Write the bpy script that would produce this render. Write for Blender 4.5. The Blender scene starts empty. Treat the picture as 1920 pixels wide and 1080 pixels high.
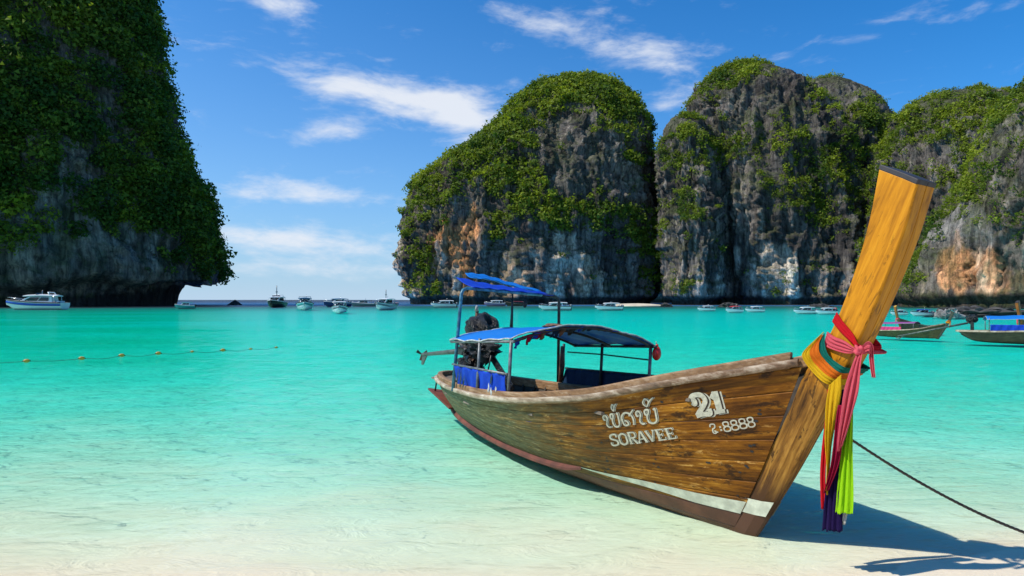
import bpy, math, random
import numpy as np
from mathutils import Matrix, Vector

random.seed(7)
rng = np.random.default_rng(11)
scene = bpy.context.scene
R = math.radians

# ------------------------------------------------------------------ camera
EYE = 1.9
cam_data = bpy.data.cameras.new("camera")
cam_data.lens = 22.5
cam_data.sensor_width = 36.0
cam_data.shift_y = 22.0/1920.0
cam_data.clip_start = 0.05
cam_data.clip_end = 30000.0
cam = bpy.data.objects.new("camera", cam_data)
cam.location = (0, 0, EYE)
cam.rotation_euler = (R(90), 0, 0)
scene.collection.objects.link(cam)
scene.camera = cam

# ------------------------------------------------------------------ light
SUN_TO = Vector((-0.80, -0.14, 1.0)).normalized()      # direction from the scene to the sun
SUN_ELEV = math.asin(SUN_TO.z)
SUN_AZ = math.atan2(SUN_TO.x, SUN_TO.y)
sun_data = bpy.data.lights.new("sun", 'SUN')
sun_data.energy = 5.0
sun_data.angle = R(0.8)
sun_data.color = (1.0, 0.945, 0.85)
sun = bpy.data.objects.new("sun", sun_data)
sun.rotation_euler = (-SUN_TO).to_track_quat('-Z', 'Y').to_euler()
sun.location = SUN_TO*300
scene.collection.objects.link(sun)

scene.view_settings.view_transform = 'Standard'
scene.view_settings.look = 'None'
scene.view_settings.exposure = 0.0
scene.view_settings.gamma = 1.0
scene.view_settings.use_curve_mapping = False
scene.cycles.use_denoising = True
scene.cycles.max_bounces = 5
scene.cycles.diffuse_bounces = 2
scene.cycles.glossy_bounces = 2
scene.cycles.transmission_bounces = 2
scene.cycles.transparent_max_bounces = 12
scene.cycles.volume_bounces = 0

# ------------------------------------------------------------------ node helpers
class NT:
    def __init__(self, tree):
        self.t = tree; self.n = tree.nodes; self.l = tree.links
    def add(self, kind, **kw):
        nd = self.n.new(kind)
        for k, v in kw.items():
            setattr(nd, k, v)
        return nd
    def put(self, sock, v):
        if v is None: return
        if isinstance(v, bpy.types.NodeSocket): self.l.new(v, sock)
        else: sock.default_value = v
    def math(self, op, a, b=None, c=None, clamp=False):
        nd = self.add('ShaderNodeMath', operation=op, use_clamp=clamp)
        for i, v in enumerate((a, b, c)): self.put(nd.inputs[i], v)
        return nd.outputs[0]
    def mix(self, f, a, b, mode='MIX'):
        nd = self.add('ShaderNodeMix', data_type='RGBA', blend_type=mode)
        nd.clamp_factor = True
        self.put(nd.inputs[0], f)
        for s, v in ((nd.inputs[6], a), (nd.inputs[7], b)):
            if isinstance(v, (tuple, list)) and len(v) == 3: v = (*v, 1)
            self.put(s, v)
        return nd.outputs[2]
    def noise(self, vec, scale, detail=4, rough=.55, dist=0.0, out=0):
        nd = self.add('ShaderNodeTexNoise')
        self.put(nd.inputs['Vector'], vec); self.put(nd.inputs['Scale'], scale)
        nd.inputs['Detail'].default_value = detail; nd.inputs['Roughness'].default_value = rough
        nd.inputs['Distortion'].default_value = dist
        return nd.outputs[out]
    def mapping(self, vec, scale=(1, 1, 1), loc=(0, 0, 0), rot=(0, 0, 0)):
        nd = self.add('ShaderNodeMapping')
        self.put(nd.inputs[0], vec); nd.inputs['Scale'].default_value = scale
        nd.inputs['Location'].default_value = loc; nd.inputs['Rotation'].default_value = rot
        return nd.outputs[0]
    def smooth(self, v, a, b, lo=0.0, hi=1.0):
        nd = self.add('ShaderNodeMapRange', interpolation_type='SMOOTHSTEP')
        self.put(nd.inputs[0], v); nd.inputs[1].default_value = a; nd.inputs[2].default_value = b
        nd.inputs[3].default_value = lo; nd.inputs[4].default_value = hi
        return nd.outputs[0]
    def ramp(self, v, stops):
        nd = self.add('ShaderNodeValToRGB'); self.put(nd.inputs[0], v)
        e = nd.color_ramp.elements
        while len(e) < len(stops): e.new(.5)
        for x, (p, c) in zip(e, stops): x.position = p; x.color = (*c, 1)
        return nd.outputs[0]
    def bump(self, h, strength, dist=.02, normal=None):
        nd = self.add('ShaderNodeBump'); self.put(nd.inputs['Height'], h)
        nd.inputs['Strength'].default_value = strength; nd.inputs['Distance'].default_value = dist
        self.put(nd.inputs['Normal'], normal)
        return nd.outputs[0]

# ------------------------------------------------------------------ world: blue tropical sky with cirrus
world = bpy.data.worlds.new("World"); scene.world = world
world.use_nodes = True
w = NT(world.node_tree); w.n.clear()
sky = w.add('ShaderNodeTexSky', sky_type='NISHITA')
sky.sun_disc = False
sky.sun_elevation = SUN_ELEV
sky.sun_rotation = SUN_AZ
sky.altitude = 0; sky.air_density = 1.0; sky.dust_density = 0.5; sky.ozone_density = 3.0
clear = w.mix(1.0, sky.outputs[0], (.12, .97, 1.68), 'MULTIPLY')           # deep polarised blue
tc = w.add('ShaderNodeTexCoord')
sx = w.add('ShaderNodeSeparateXYZ'); w.l.new(tc.outputs['Generated'], sx.inputs[0])
az = w.math('ARCTAN2', sx.outputs[0], sx.outputs[1])
el = w.math('ARCSINE', sx.outputs[2])
sunward = w.math('ADD', w.math('MULTIPLY', sx.outputs[0], SUN_TO.x/math.hypot(SUN_TO.x, SUN_TO.y)), w.math('MULTIPLY', sx.outputs[1], SUN_TO.y/math.hypot(SUN_TO.x, SUN_TO.y)))
airy = w.math('EXPONENT', w.math('DIVIDE', w.math('MULTIPLY', w.math('MAXIMUM', el, 0.0), -1.0), w.math('ADD', .165, w.math('MULTIPLY', sunward, .085))))
blue = w.mix(airy, clear, (5.0, 6.7, 8.4))                                  # pale air near the horizon, all round
cb = w.add('ShaderNodeCombineXYZ'); w.l.new(az, cb.inputs[0]); w.l.new(el, cb.inputs[1])
sph = cb.outputs[0]
# cloud banks: azimuth, elevation, half width, half height (degrees), tilt (degrees), amount
BANKS = [(-10.4, 17.2, 8.0, 1.55, -9, 1.15), (-16.3, 17.6, 3.0, 0.95, 8, 0.6), (-15.8, 14.5, 3.2, 1.12, 6, 0.8), (-3.8, 15.7, 3.9, 2.15, -28, 1.0), (-1.0, 18.5, 3.9, 0.6, 8, 0.5), (-18.6, 8.8, 7.1, 0.86, 0, 1.0), (-19.3, 9.7, 2.1, 0.52, 0, 0.6), (-17.6, 4.9, 8.6, 1.12, -2, 1.15), (-17.6, 2.6, 9.0, 0.95, 0, 0.9), (-20.1, 23.4, 3.0, 1.12, -10, 0.75), (-0.5, 23.9, 4.7, 0.86, -14, 0.75), (6.7, 22.2, 4.7, 0.95, -20, 0.7), (13.6, 20.1, 3.9, 1.46, -25, 0.85), (14.5, 17.1, 2.6, 0.77, 10, 0.65), (-75, 20, 8, 1.6, 5, 0.7), (80, 24, 9, 2.0, -8, 0.7), (150, 18, 10, 2.0, 4, 0.8), (-140, 22, 9, 2.0, -6, 0.8)]
total = None
for a0, e0, ra, re, tilt, amp in BANKS:
    c, s = math.cos(R(tilt)), math.sin(R(tilt))
    da = w.math('SUBTRACT', az, R(a0)); de = w.math('SUBTRACT', el, R(e0))
    xx = w.math('ADD', w.math('MULTIPLY', da, c/R(ra)), w.math('MULTIPLY', de, s/R(ra)))
    yy = w.math('SUBTRACT', w.math('MULTIPLY', de, c/R(re)), w.math('MULTIPLY', da, s/R(re)))
    r2 = w.math('ADD', w.math('MULTIPLY', xx, xx), w.math('MULTIPLY', yy, yy))
    g = w.math('MULTIPLY', w.math('EXPONENT', w.math('MULTIPLY', r2, -1.0)), amp)
    total = g if total is None else w.math('ADD', total, g)
warp = w.noise(sph, 5.0, 2, .5, out=1)
wv = w.add('ShaderNodeVectorMath', operation='MULTIPLY_ADD')
w.l.new(warp, wv.inputs[0]); wv.inputs[1].default_value = (.10, .06, 0); w.l.new(sph, wv.inputs[2])
n1 = w.noise(w.mapping(wv.outputs[0], (5, 17, 1), rot=(0, 0, R(-14))), 1.0, 6, .62)
n2 = w.noise(w.mapping(wv.outputs[0], (22, 60, 1), rot=(0, 0, R(24))), 1.0, 4, .6)
nn = w.math('ADD', w.math('MULTIPLY', n1, .62), w.math('MULTIPLY', n2, .38))
shape = w.math('ADD', w.math('MULTIPLY', total, .74), w.math('MULTIPLY', w.math('SUBTRACT', nn, .5), 2.7))
cloud = w.smooth(shape, .08, 1.12)
thin = w.math('MULTIPLY', w.smooth(nn, .58, .85), .08)
cloud = w.math('MAXIMUM', cloud, thin)
cloud = w.math('MULTIPLY', cloud, w.smooth(el, 0.0, .05))
skycol = w.mix(w.math('MULTIPLY', cloud, .92), blue, (8.3, 8.7, 9.4))
bg = w.add('ShaderNodeBackground'); w.l.new(skycol, bg.inputs[0]); bg.inputs[1].default_value = 0.10
world.cycles.sampling_method = 'MANUAL'; world.cycles.sample_map_resolution = 256
wo = w.add('ShaderNodeOutputWorld'); w.l.new(bg.outputs[0], wo.inputs[0])

# ------------------------------------------------------------------ mesh helpers
C = scene.collection
def tag(o, label=None, cat=None, group=None, kind=None):
    if label: o['label'] = label
    if cat: o['category'] = cat
    if group: o['group'] = group
    if kind: o['kind'] = kind
    return o
def empty(name, loc=(0, 0, 0), rz=0.0, mat4=None):
    o = bpy.data.objects.new(name, None); C.objects.link(o)
    o.empty_display_size = .3
    if mat4 is not None: o.matrix_world = mat4
    else: o.location = loc; o.rotation_euler = (0, 0, rz)
    return o
def link(name, me, mat, parent=None):
    o = bpy.data.objects.new(name, me); C.objects.link(o)
    if mat is not None and not me.materials: me.materials.append(mat)
    if parent is not None: o.parent = parent
    return o
def big_mesh(name, V, F, smooth=False):
    """V (n,3), F (m,4) quads as arrays"""
    me = bpy.data.meshes.new(name)
    V = np.ascontiguousarray(V, np.float32); F = np.ascontiguousarray(F, np.int32)
    k = F.shape[1]
    me.vertices.add(len(V)); me.vertices.foreach_set('co', V.ravel())
    me.loops.add(F.size); me.loops.foreach_set('vertex_index', F.ravel())
    me.polygons.add(len(F)); me.polygons.foreach_set('loop_start', np.arange(0, F.size, k, dtype=np.int32))
    if smooth: me.polygons.foreach_set('use_smooth', np.ones(len(F), bool))
    me.update(calc_edges=True); me.validate()
    return me
def grid_faces(nr, nc, wrap=False):
    i = np.arange(nr-1)[:, None]; j = np.arange(nc if wrap else nc-1)[None, :]
    a = i*nc+j; b = i*nc+(j+1) % nc
    return np.stack([a, b, b+nc, a+nc], -1).reshape(-1, 4)
class MB:
    """collects boxes, tubes, lofts and builds ONE mesh object"""
    def __init__(self): self.v = []; self.f = []; self.sm = []
    def add(self, V, F, smooth=False):
        o = len(self.v); self.v += [tuple(map(float, p)) for p in V]
        self.f += [tuple(int(i)+o for i in f) for f in F]; self.sm += [smooth]*len(F); return self
    def hexa(self, p): return self.add(p, [(0, 3, 2, 1), (4, 5, 6, 7), (0, 1, 5, 4), (1, 2, 6, 5), (2, 3, 7, 6), (3, 0, 4, 7)])
    def box(self, c, s, rz=0.0, ry=0.0):
        M = Matrix.Rotation(rz, 3, 'Z') @ Matrix.Rotation(ry, 3, 'Y'); h = Vector(s)/2; P = []
        for z in (-1, 1):
            for x, y in ((-1, -1), (1, -1), (1, 1), (-1, 1)):
                P.append(Vector(c)+M @ Vector((x*h.x, y*h.y, z*h.z)))
        return self.hexa(P)
    def tube(self, pts, r, n=8, caps=True):
        pts = [Vector(p) for p in pts]; rs = r if isinstance(r, (list, tuple)) else [r]*len(pts)
        rings = []; ref = None
        for i, p in enumerate(pts):
            t = (pts[min(i+1, len(pts)-1)]-pts[max(i-1, 0)]).normalized()
            if ref is None: ref = Vector((0, 0, 1)) if abs(t.z) < .9 else Vector((1, 0, 0))
            a = (ref-t*ref.dot(t)).normalized(); b = t.cross(a); ref = a
            rings.append([p+(a*math.cos(k*2*math.pi/n)+b*math.sin(k*2*math.pi/n))*rs[i] for k in range(n)])
        V = [q for rg in rings for q in rg]; F = []
        for i in range(len(pts)-1):
            for k in range(n): F.append((i*n+k, i*n+(k+1) % n, (i+1)*n+(k+1) % n, (i+1)*n+k))
        if caps: F += [tuple(range(n))[::-1], tuple((len(pts)-1)*n+k for k in range(n))]
        return self.add(V, F, True)
    def loft(self, rings, closed=True, caps=True, smooth=False):
        n = len(rings[0]); V = [q for rg in rings for q in rg]; F = []
        for i in range(len(rings)-1):
            for k in range(n if closed else n-1): F.append((i*n+k, i*n+(k+1) % n, (i+1)*n+(k+1) % n, (i+1)*n+k))
        if caps and closed: F += [tuple(range(n))[::-1], tuple((len(rings)-1)*n+k for k in range(n))]
        return self.add(V, F, smooth)
    def build(self, name, mat, parent=None, bevel=0.0, sharp=35):
        me = bpy.data.meshes.new(name); me.from_pydata(self.v, [], self.f)
        me.polygons.foreach_set('use_smooth', self.sm); me.update()
        o = link(name, me, mat, parent)
        if bevel:
            m = o.modifiers.new('bevel', 'BEVEL'); m.width = bevel; m.segments = 2; m.limit_method = 'ANGLE'
        return o
def lump(c, r, seed, sub=3, amp=.25, freq=1.5):
    """uneven rock or bundle: a displaced sphere, verts and faces"""
    n, m = 6*sub, 4*sub; V = []; F = []
    g = np.random.default_rng(seed); ph = g.uniform(0, 6.3, (6,)); fr = g.normal(0, freq, (6, 3))
    for i in range(m+1):
        th = math.pi*i/m
        for k in range(n):
            a = 2*math.pi*k/n
            d = np.array((math.sin(th)*math.cos(a), math.sin(th)*math.sin(a), math.cos(th)))
            e = 1+amp*sum(math.sin(float(fr[q]@d)*2+ph[q]) for q in range(6))/3
            V.append((c[0]+d[0]*r[0]*e, c[1]+d[1]*r[1]*e, c[2]+d[2]*r[2]*e))
    for i in range(m):
        for k in range(n): F.append((i*n+k, (i+1)*n+k, (i+1)*n+(k+1) % n, i*n+(k+1) % n))
    return V, F

# value noise on arrays
_T = rng.uniform(-1, 1, (64, 64, 64)).astype(np.float32)
def vnoise(P):
    i = np.floor(P).astype(np.int64); f = (P-i).astype(np.float32); f = f*f*f*(f*(f*6-15)+10)
    i &= 63; j = (i+1) & 63
    x0, y0, z0 = i[:, 0], i[:, 1], i[:, 2]; x1, y1, z1 = j[:, 0], j[:, 1], j[:, 2]
    fx, fy, fz = f[:, 0], f[:, 1], f[:, 2]
    a = _T[x0, y0, z0]*(1-fx)+_T[x1, y0, z0]*fx; b = _T[x0, y1, z0]*(1-fx)+_T[x1, y1, z0]*fx
    c = _T[x0, y0, z1]*(1-fx)+_T[x1, y0, z1]*fx; d = _T[x0, y1, z1]*(1-fx)+_T[x1, y1, z1]*fx
    return (a*(1-fy)+b*fy)*(1-fz)+(c*(1-fy)+d*fy)*fz
_ROT = np.linalg.qr(np.random.default_rng(3).normal(size=(3, 3)))[0]
def fbm(P, octv=4, gain=.5):
    s = 0; a = 1; t = 0
    for o in range(octv):
        s = s+a*vnoise(P); t += a; a *= gain; P = (P*2.03) @ _ROT+17.3
    return s/t*1.6
def sstep(x, a, b):
    t = np.clip((x-a)/(b-a), 0, 1); return t*t*(3-2*t)

# ------------------------------------------------------------------ materials
def new_mat(name):
    m = bpy.data.materials.new(name); m.use_nodes = True
    t = NT(m.node_tree); p = t.n['Principled BSDF']
    return m, t, p
def plain(name, col, rough=.5, metal=0.0, var=.15, scale=6.0, spec=.5):
    """paint, metal or cloth with slight blotches of wear"""
    m, t, p = new_mat(name)
    oc = t.add('ShaderNodeTexCoord').outputs['Object']
    n = t.noise(oc, scale, 5, .6)
    c = t.mix(t.smooth(n, .3, .75), tuple(x*(1-var) for x in col), tuple(min(1, x*(1+var)) for x in col))
    t.l.new(c, p.inputs['Base Color']); p.inputs['Roughness'].default_value = rough
    p.inputs['Metallic'].default_value = metal; p.inputs['Specular IOR Level'].default_value = spec
    return m
def glass_mat(name, col=(.01, .014, .02)):
    m, t, p = new_mat(name); p.inputs['Base Color'].default_value = (*col, 1)
    p.inputs['Roughness'].default_value = .06; p.inputs['Specular IOR Level'].default_value = .6
    return m
def hull_wood(name, stern=True):
    """old varnished planking: grain runs along the planks, worn golden patches, dark stains, algae towards the stern"""
    m, t, p = new_mat(name)
    co = t.add('ShaderNodeTexCoord'); uv = co.outputs['UV']; oc = co.outputs['Object']
    oi = t.add('ShaderNodeObjectInfo').outputs['Random']
    off = t.add('ShaderNodeVectorMath', operation='ADD'); t.l.new(uv, off.inputs[0])
    cx = t.add('ShaderNodeCombineXYZ'); t.l.new(t.math('MULTIPLY', oi, 37.0), cx.inputs[0]); t.l.new(cx.outputs[0], off.inputs[1])
    v = off.outputs[0]
    grain = t.noise(t.mapping(v, (2.2, 38, 1)), 1.0, 8, .65, .6)
    blot = t.noise(t.mapping(v, (1.6, 5.5, 1)), 1.0, 7, .68, .4)
    scr = t.noise(t.mapping(v, (7, 32, 1)), 1.0, 6, .7, .8)
    stain = t.noise(t.mapping(v, (3.2, 9, 1), (9, 3, 0)), 1.0, 5, .7)
    mixv = t.math('ADD', t.math('MULTIPLY', grain, .50), t.math('MULTIPLY', blot, .50)); mixv = t.math('MULTIPLY_ADD', t.math('SUBTRACT', mixv, .5), 1.75, .49)
    base = t.ramp(mixv,
                  [(.22, (.030, .010, .001)), (.40, (.110, .038, .003)), (.54, (.220, .082, .005)), (.74, (.470, .215, .020))])
    tint = t.mix(oi, (.86, .82, .78), (1.12, 1.08, 1.0)); base = t.mix(1.0, base, tint, 'MULTIPLY')
    worn = t.math('MULTIPLY', t.smooth(scr, .54, .64), t.smooth(blot, .47, .60))
    base = t.mix(t.math('MULTIPLY', worn, .88), base, (.58, .32, .085))
    base = t.mix(t.math('MULTIPLY', t.smooth(stain, .54, .64), .88), base, (.026, .011, .004))
    if stern:
        sp = t.add('ShaderNodeSeparateXYZ'); t.l.new(oc, sp.inputs[0])
        k = t.math('ADD', sp.outputs[0], t.math('MULTIPLY', t.math('SUBTRACT', blot, .5), 2.4))
        g = t.smooth(k, -.6, -3.4)
        grey = t.ramp(t.math('ADD', t.math('MULTIPLY', grain, .4), t.math('MULTIPLY', scr, .6)),
                      [(.34, (.035, .032, .012)), (.48, (.10, .10, .038)), (.56, (.18, .175, .08)), (.66, (.44, .41, .24))])
        base = t.mix(t.math('MULTIPLY', g, .88), base, grey)
        low = t.smooth(t.math('ADD', sp.outputs[2], t.math('MULTIPLY', blot, .3)), .42, .12)
        base = t.mix(t.math('MULTIPLY', low, .55), base, (.06, .05, .018))
    t.l.new(base, p.inputs['Base Color'])
    t.l.new(t.math('ADD', t.math('MULTIPLY', blot, .5), .32), p.inputs['Roughness'])
    p.inputs['Specular IOR Level'].default_value = .18
    t.l.new(t.bump(t.math('ADD', grain, t.math('MULTIPLY', scr, .6)), .6, .006), p.inputs['Normal'])
    return m
def plank_wood(name, lo, mid, hi, gscale=(3, 3, 30), rough=.5, axis='Object', worn=None, wornamt=.6, bump=.5):
    m, t, p = new_mat(name)
    co = t.add('ShaderNodeTexCoord').outputs[axis]
    g = t.noise(t.mapping(co, gscale), 1.0, 8, .62, .5)
    b = t.noise(co, 3.1, 6, .65)
    c = t.ramp(t.math('ADD', t.math('MULTIPLY', g, .6), t.math('MULTIPLY', b, .4)), [(.34, lo), (.5, mid), (.66, hi)])
    if worn:
        k = t.noise(t.mapping(co, tuple(x*.8 for x in gscale), (3, 7, 1)), 1.3, 6, .72)
        c = t.mix(t.math('MULTIPLY', t.smooth(k, .50, .66), wornamt), c, worn)
    t.l.new(c, p.inputs['Base Color']); p.inputs['Roughness'].default_value = rough
    p.inputs['Specular IOR Level'].default_value = .35
    t.l.new(t.bump(g, bump, .004), p.inputs['Normal'])
    return m
def cloth(name, col, thru=.35, rough=.8):
    m, t, p = new_mat(name)
    uv = t.add('ShaderNodeTexCoord').outputs['UV']
    n = t.noise(t.mapping(uv, (60, 4, 1)), 1.0, 4, .6)
    c = t.mix(n, tuple(x*.72 for x in col), tuple(min(1, x*1.2) for x in col))
    t.l.new(c, p.inputs['Base Color']); p.inputs['Roughness'].default_value = rough
    p.inputs['Specular IOR Level'].default_value = .2
    tr = t.add('ShaderNodeBsdfTranslucent'); t.l.new(c, tr.inputs[0])
    mx = t.add('ShaderNodeMixShader'); mx.inputs[0].default_value = thru
    out = t.n['Material Output']
    t.l.new(p.outputs[0], mx.inputs[1]); t.l.new(tr.outputs[0], mx.inputs[2]); t.l.new(mx.outputs[0], out.inputs[0])
    nb = t.bump(t.math('ADD', n, t.math('MULTIPLY', t.noise(t.mapping(uv, (9, 3, 1)), 1.0, 5, .65, 1.0), 1.4)), .7, .008); t.l.new(nb, p.inputs['Normal'])
    return m
M = {}
M['hull'] = hull_wood('weathered_hull_planks')
M['hull_plain'] = hull_wood('hull_planks_plain', False)
def stem_wood():
    """golden varnish on top, worn and stained towards the foot, old paint below the waterline"""
    m, t, p = new_mat('varnished_stem'); co = t.add('ShaderNodeTexCoord').outputs['Object']
    sk = t.mapping(co, (1, 1, 1), rot=(0, R(-24), 0))
    g = t.noise(t.mapping(sk, (26, 26, 1.6)), 1.0, 8, .66, .5); b = t.noise(t.mapping(sk, (3.5, 3.5, 1.1)), 1.0, 6, .68, .3); sc = t.noise(t.mapping(sk, (22, 22, 5)), 1.0, 5, .7, .6)
    sp = t.add('ShaderNodeSeparateXYZ'); t.l.new(co, sp.inputs[0])
    v = t.math('MULTIPLY_ADD', t.math('SUBTRACT', t.math('ADD', t.math('MULTIPLY', g, .55), t.math('MULTIPLY', b, .45)), .5), 1.7, .5)
    top = t.ramp(v, [(.20, (.17, .055, .003)), (.44, (.43, .165, .006)), (.60, (.56, .225, .008)), (.80, (.68, .32, .020))])
    foot = t.ramp(v, [(.26, (.045, .017, .004)), (.46, (.20, .085, .012)), (.64, (.40, .20, .035)), (.82, (.52, .31, .08))])
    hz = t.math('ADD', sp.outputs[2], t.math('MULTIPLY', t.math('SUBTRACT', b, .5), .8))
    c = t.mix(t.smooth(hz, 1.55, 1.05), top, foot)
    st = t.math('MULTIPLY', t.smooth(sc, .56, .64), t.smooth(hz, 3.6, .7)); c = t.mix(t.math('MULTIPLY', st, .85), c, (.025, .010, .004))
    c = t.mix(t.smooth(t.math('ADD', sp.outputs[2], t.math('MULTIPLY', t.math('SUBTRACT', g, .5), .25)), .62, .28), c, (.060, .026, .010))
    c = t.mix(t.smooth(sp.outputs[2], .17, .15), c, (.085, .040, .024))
    t.l.new(c, p.inputs['Base Color']); t.l.new(t.math('ADD', t.math('MULTIPLY', b, .3), .28), p.inputs['Roughness'])
    p.inputs['Specular IOR Level'].default_value = .18
    t.l.new(t.bump(g, .45, .004), p.inputs['Normal']); return m
M['stem'] = stem_wood(); M['stem_low'] = M['stem']
M['stem_cap'] = plain('dark_stem_cap', (.035, .030, .030), .6, var=.4)
def rail_wood():
    m, t, p = new_mat('weathered_rail'); co = t.add('ShaderNodeTexCoord').outputs['Object']
    g = t.noise(t.mapping(co, (2.2, 20, 24)), 1.0, 7, .68, .4); b = t.noise(co, 4.0, 6, .7)
    sp = t.add('ShaderNodeSeparateXYZ'); t.l.new(co, sp.inputs[0])
    v = t.math('MULTIPLY_ADD', t.math('SUBTRACT', t.math('ADD', t.math('MULTIPLY', g, .5), t.math('MULTIPLY', b, .5)), .5), 1.8, .5)
    pale = t.ramp(v, [(.30, (.15, .095, .05)), (.50, (.36, .28, .185)), (.68, (.58, .51, .39))])
    brown = t.ramp(v, [(.28, (.05, .025, .010)), (.50, (.17, .095, .045)), (.70, (.42, .33, .23))])
    k = t.smooth(t.math('ADD', sp.outputs[0], t.math('MULTIPLY', t.math('SUBTRACT', b, .5), 3.0)), -2.2, -.2)
    t.l.new(t.mix(k, pale, brown), p.inputs['Base Color']); p.inputs['Roughness'].default_value = .65
    t.l.new(t.bump(g, .6, .005), p.inputs['Normal']); return m
M['rail'] = rail_wood()
M['cap'] = plank_wood('brown_gunwale_cap', (.10, .05, .022), (.24, .13, .055), (.40, .25, .13), (2.5, 26, 26), .6, worn=(.48, .36, .24), wornamt=.5)
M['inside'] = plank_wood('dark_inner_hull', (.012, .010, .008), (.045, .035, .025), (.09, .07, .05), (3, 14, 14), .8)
M['deck'] = plank_wood('grey_deck_boards', (.08, .06, .045), (.20, .16, .12), (.33, .27, .21), (3, 24, 24), .75)
M['boot'] = plain('faded_brown_antifouling', (.100, .036, .018), .55, var=.35, scale=4)
M['stripe'] = plain('cream_stripe_paint', (.56, .58, .44), .6, var=.30, scale=7)
M['red_rail'] = plain('faded_red_spray_rail', (.135, .036, .020), .6, var=.4, scale=5)
M['letter'] = plain('cream_letter_paint', (.52, .50, .37), .6, var=.25, scale=30)
M['letter_dark'] = plain('dark_letter_outline', (.03, .014, .006), .6)
M['tarp'] = cloth('blue_tarpaulin', (.012, .205, .66), .18, .45)
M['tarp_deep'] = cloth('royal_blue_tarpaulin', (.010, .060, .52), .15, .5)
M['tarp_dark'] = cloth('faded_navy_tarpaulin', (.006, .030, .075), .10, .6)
M['tarp_hem'] = plain('frayed_white_hem', (.42, .44, .42), .8, var=.4, scale=20)
M['steel'] = plain('painted_grey_pipe', (.16, .17, .17), .45, .3, .45, 14)
M['dark_pipe'] = plain('dark_rusty_pipe', (.045, .045, .045), .5, .3, .5, 12)
M['blue_pipe'] = plain('chipped_blue_pipe', (.055, .20, .29), .45, .2, .55, 10)
def crumpled():
    m, t, p = new_mat('black_plastic_sheet'); co = t.add('ShaderNodeTexCoord').outputs['Object']
    n = t.noise(co, 9, 6, .7, 1.2); k = t.noise(t.mapping(co, (6, 6, 14)), 1.0, 4, .6, .8)
    c = t.mix(t.smooth(n, .40, .68), (.008, .008, .009), (.035, .033, .032)); c = t.mix(t.math('MULTIPLY', t.smooth(k, .62, .72), .6), c, (.16, .12, .09))
    t.l.new(c, p.inputs['Base Color']); p.inputs['Roughness'].default_value = .30
    t.l.new(t.bump(n, 1.0, .09), p.inputs['Normal']); return m
M['black_sheet'] = crumpled()
M['grease'] = plain('greasy_engine_iron', (.055, .050, .045), .45, .5, .6, 12)
M['rust'] = plain('rusty_brown_iron', (.16, .075, .04), .7, .2, .5, 12)
M['shaft'] = plain('green_grey_shaft', (.10, .12, .10), .5, .3, .4, 8)
M['rope'] = plain('old_brown_rope', (.085, .060, .040), .9, var=.5, scale=60)
M['white_rope'] = plain('pale_cord', (.45, .38, .25), .9, var=.3, scale=40)
M['red_plastic'] = plain('red_plastic_float', (.62, .018, .008), .35, var=.25, scale=10)
M['white'] = plain('white_gelcoat', (.78, .79, .80), .25, var=.05, scale=2)
M['dirty_white'] = plain('aged_white_gelcoat', (.62, .64, .64), .4, var=.15, scale=2)
M['grey_hull'] = plain('grey_gelcoat', (.16, .19, .21), .3, var=.1, scale=2)
M['black_hull'] = plain('black_gelcoat', (.014, .016, .02), .22, var=.2, scale=2)
M['navy'] = plain('navy_gelcoat', (.010, .03, .14), .25, var=.1, scale=2)
M['royal'] = plain('royal_blue_gelcoat', (.01, .07, .42), .25, var=.1, scale=2)
M['teal'] = plain('teal_gelcoat', (.03, .28, .28), .3, var=.1, scale=2)
M['purple'] = plain('mauve_gelcoat', (.30, .20, .36), .35, var=.1, scale=2)
M['roof_blue'] = plain('blue_hardtop', (.03, .11, .20), .4, var=.1, scale=2)
M['black'] = plain('black_rubber', (.015, .015, .016), .6, var=.3)
M['glass'] = glass_mat('tinted_glass')
M['chrome'] = plain('steel_tube', (.55, .56, .57), .25, .9, .1)
M['red'] = plain('red_cloth_plain', (.62, .02, .03), .7, var=.2)
M['yellow_float'] = plain('yellow_float_plastic', (.55, .30, .03), .5, var=.45, scale=5)
M['pink_tarp'] = cloth('pink_panel', (.70, .06, .20), .1)
M['mauve_tarp'] = cloth('mauve_canopy', (.30, .09, .28), .2)
M['maroon_tarp'] = cloth('maroon_canopy', (.16, .012, .03), .2)
M['green_paint'] = plain('green_painted_post', (.05, .16, .07), .5, var=.4, scale=8)
M['dark_stem'] = plain('dark_olive_stem', (.045, .05, .03), .5, var=.4, scale=6)
M['orange_wood'] = plank_wood('orange_varnished_stem', (.22, .06, .012), (.36, .12, .02), (.46, .18, .04), (5, 5, 2), .4)
M['olive_hull'] = plank_wood('olive_brown_hull', (.04, .032, .012), (.10, .075, .028), (.17, .125, .05), (2, 8, 14), .5)
M['brown_hull'] = plank_wood('dark_brown_hull', (.035, .022, .015), (.085, .052, .032), (.15, .09, .055), (2, 8, 14), .5)
for k, c in dict(yellow=(.86, .52, .012), orange=(.86, .20, .012), teal=(.006, .20, .145), pink=(.84, .13, .17), scarlet=(.74, .012, .022),
                 navy=(.020, .008, .075), crimson=(.42, .008, .05), lime=(.42, .80, .008), white=(.7, .68, .62), amber=(.90, .34, .01)).items():
    M['cloth_'+k] = cloth('ribbon_'+k, c, .35)

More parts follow.
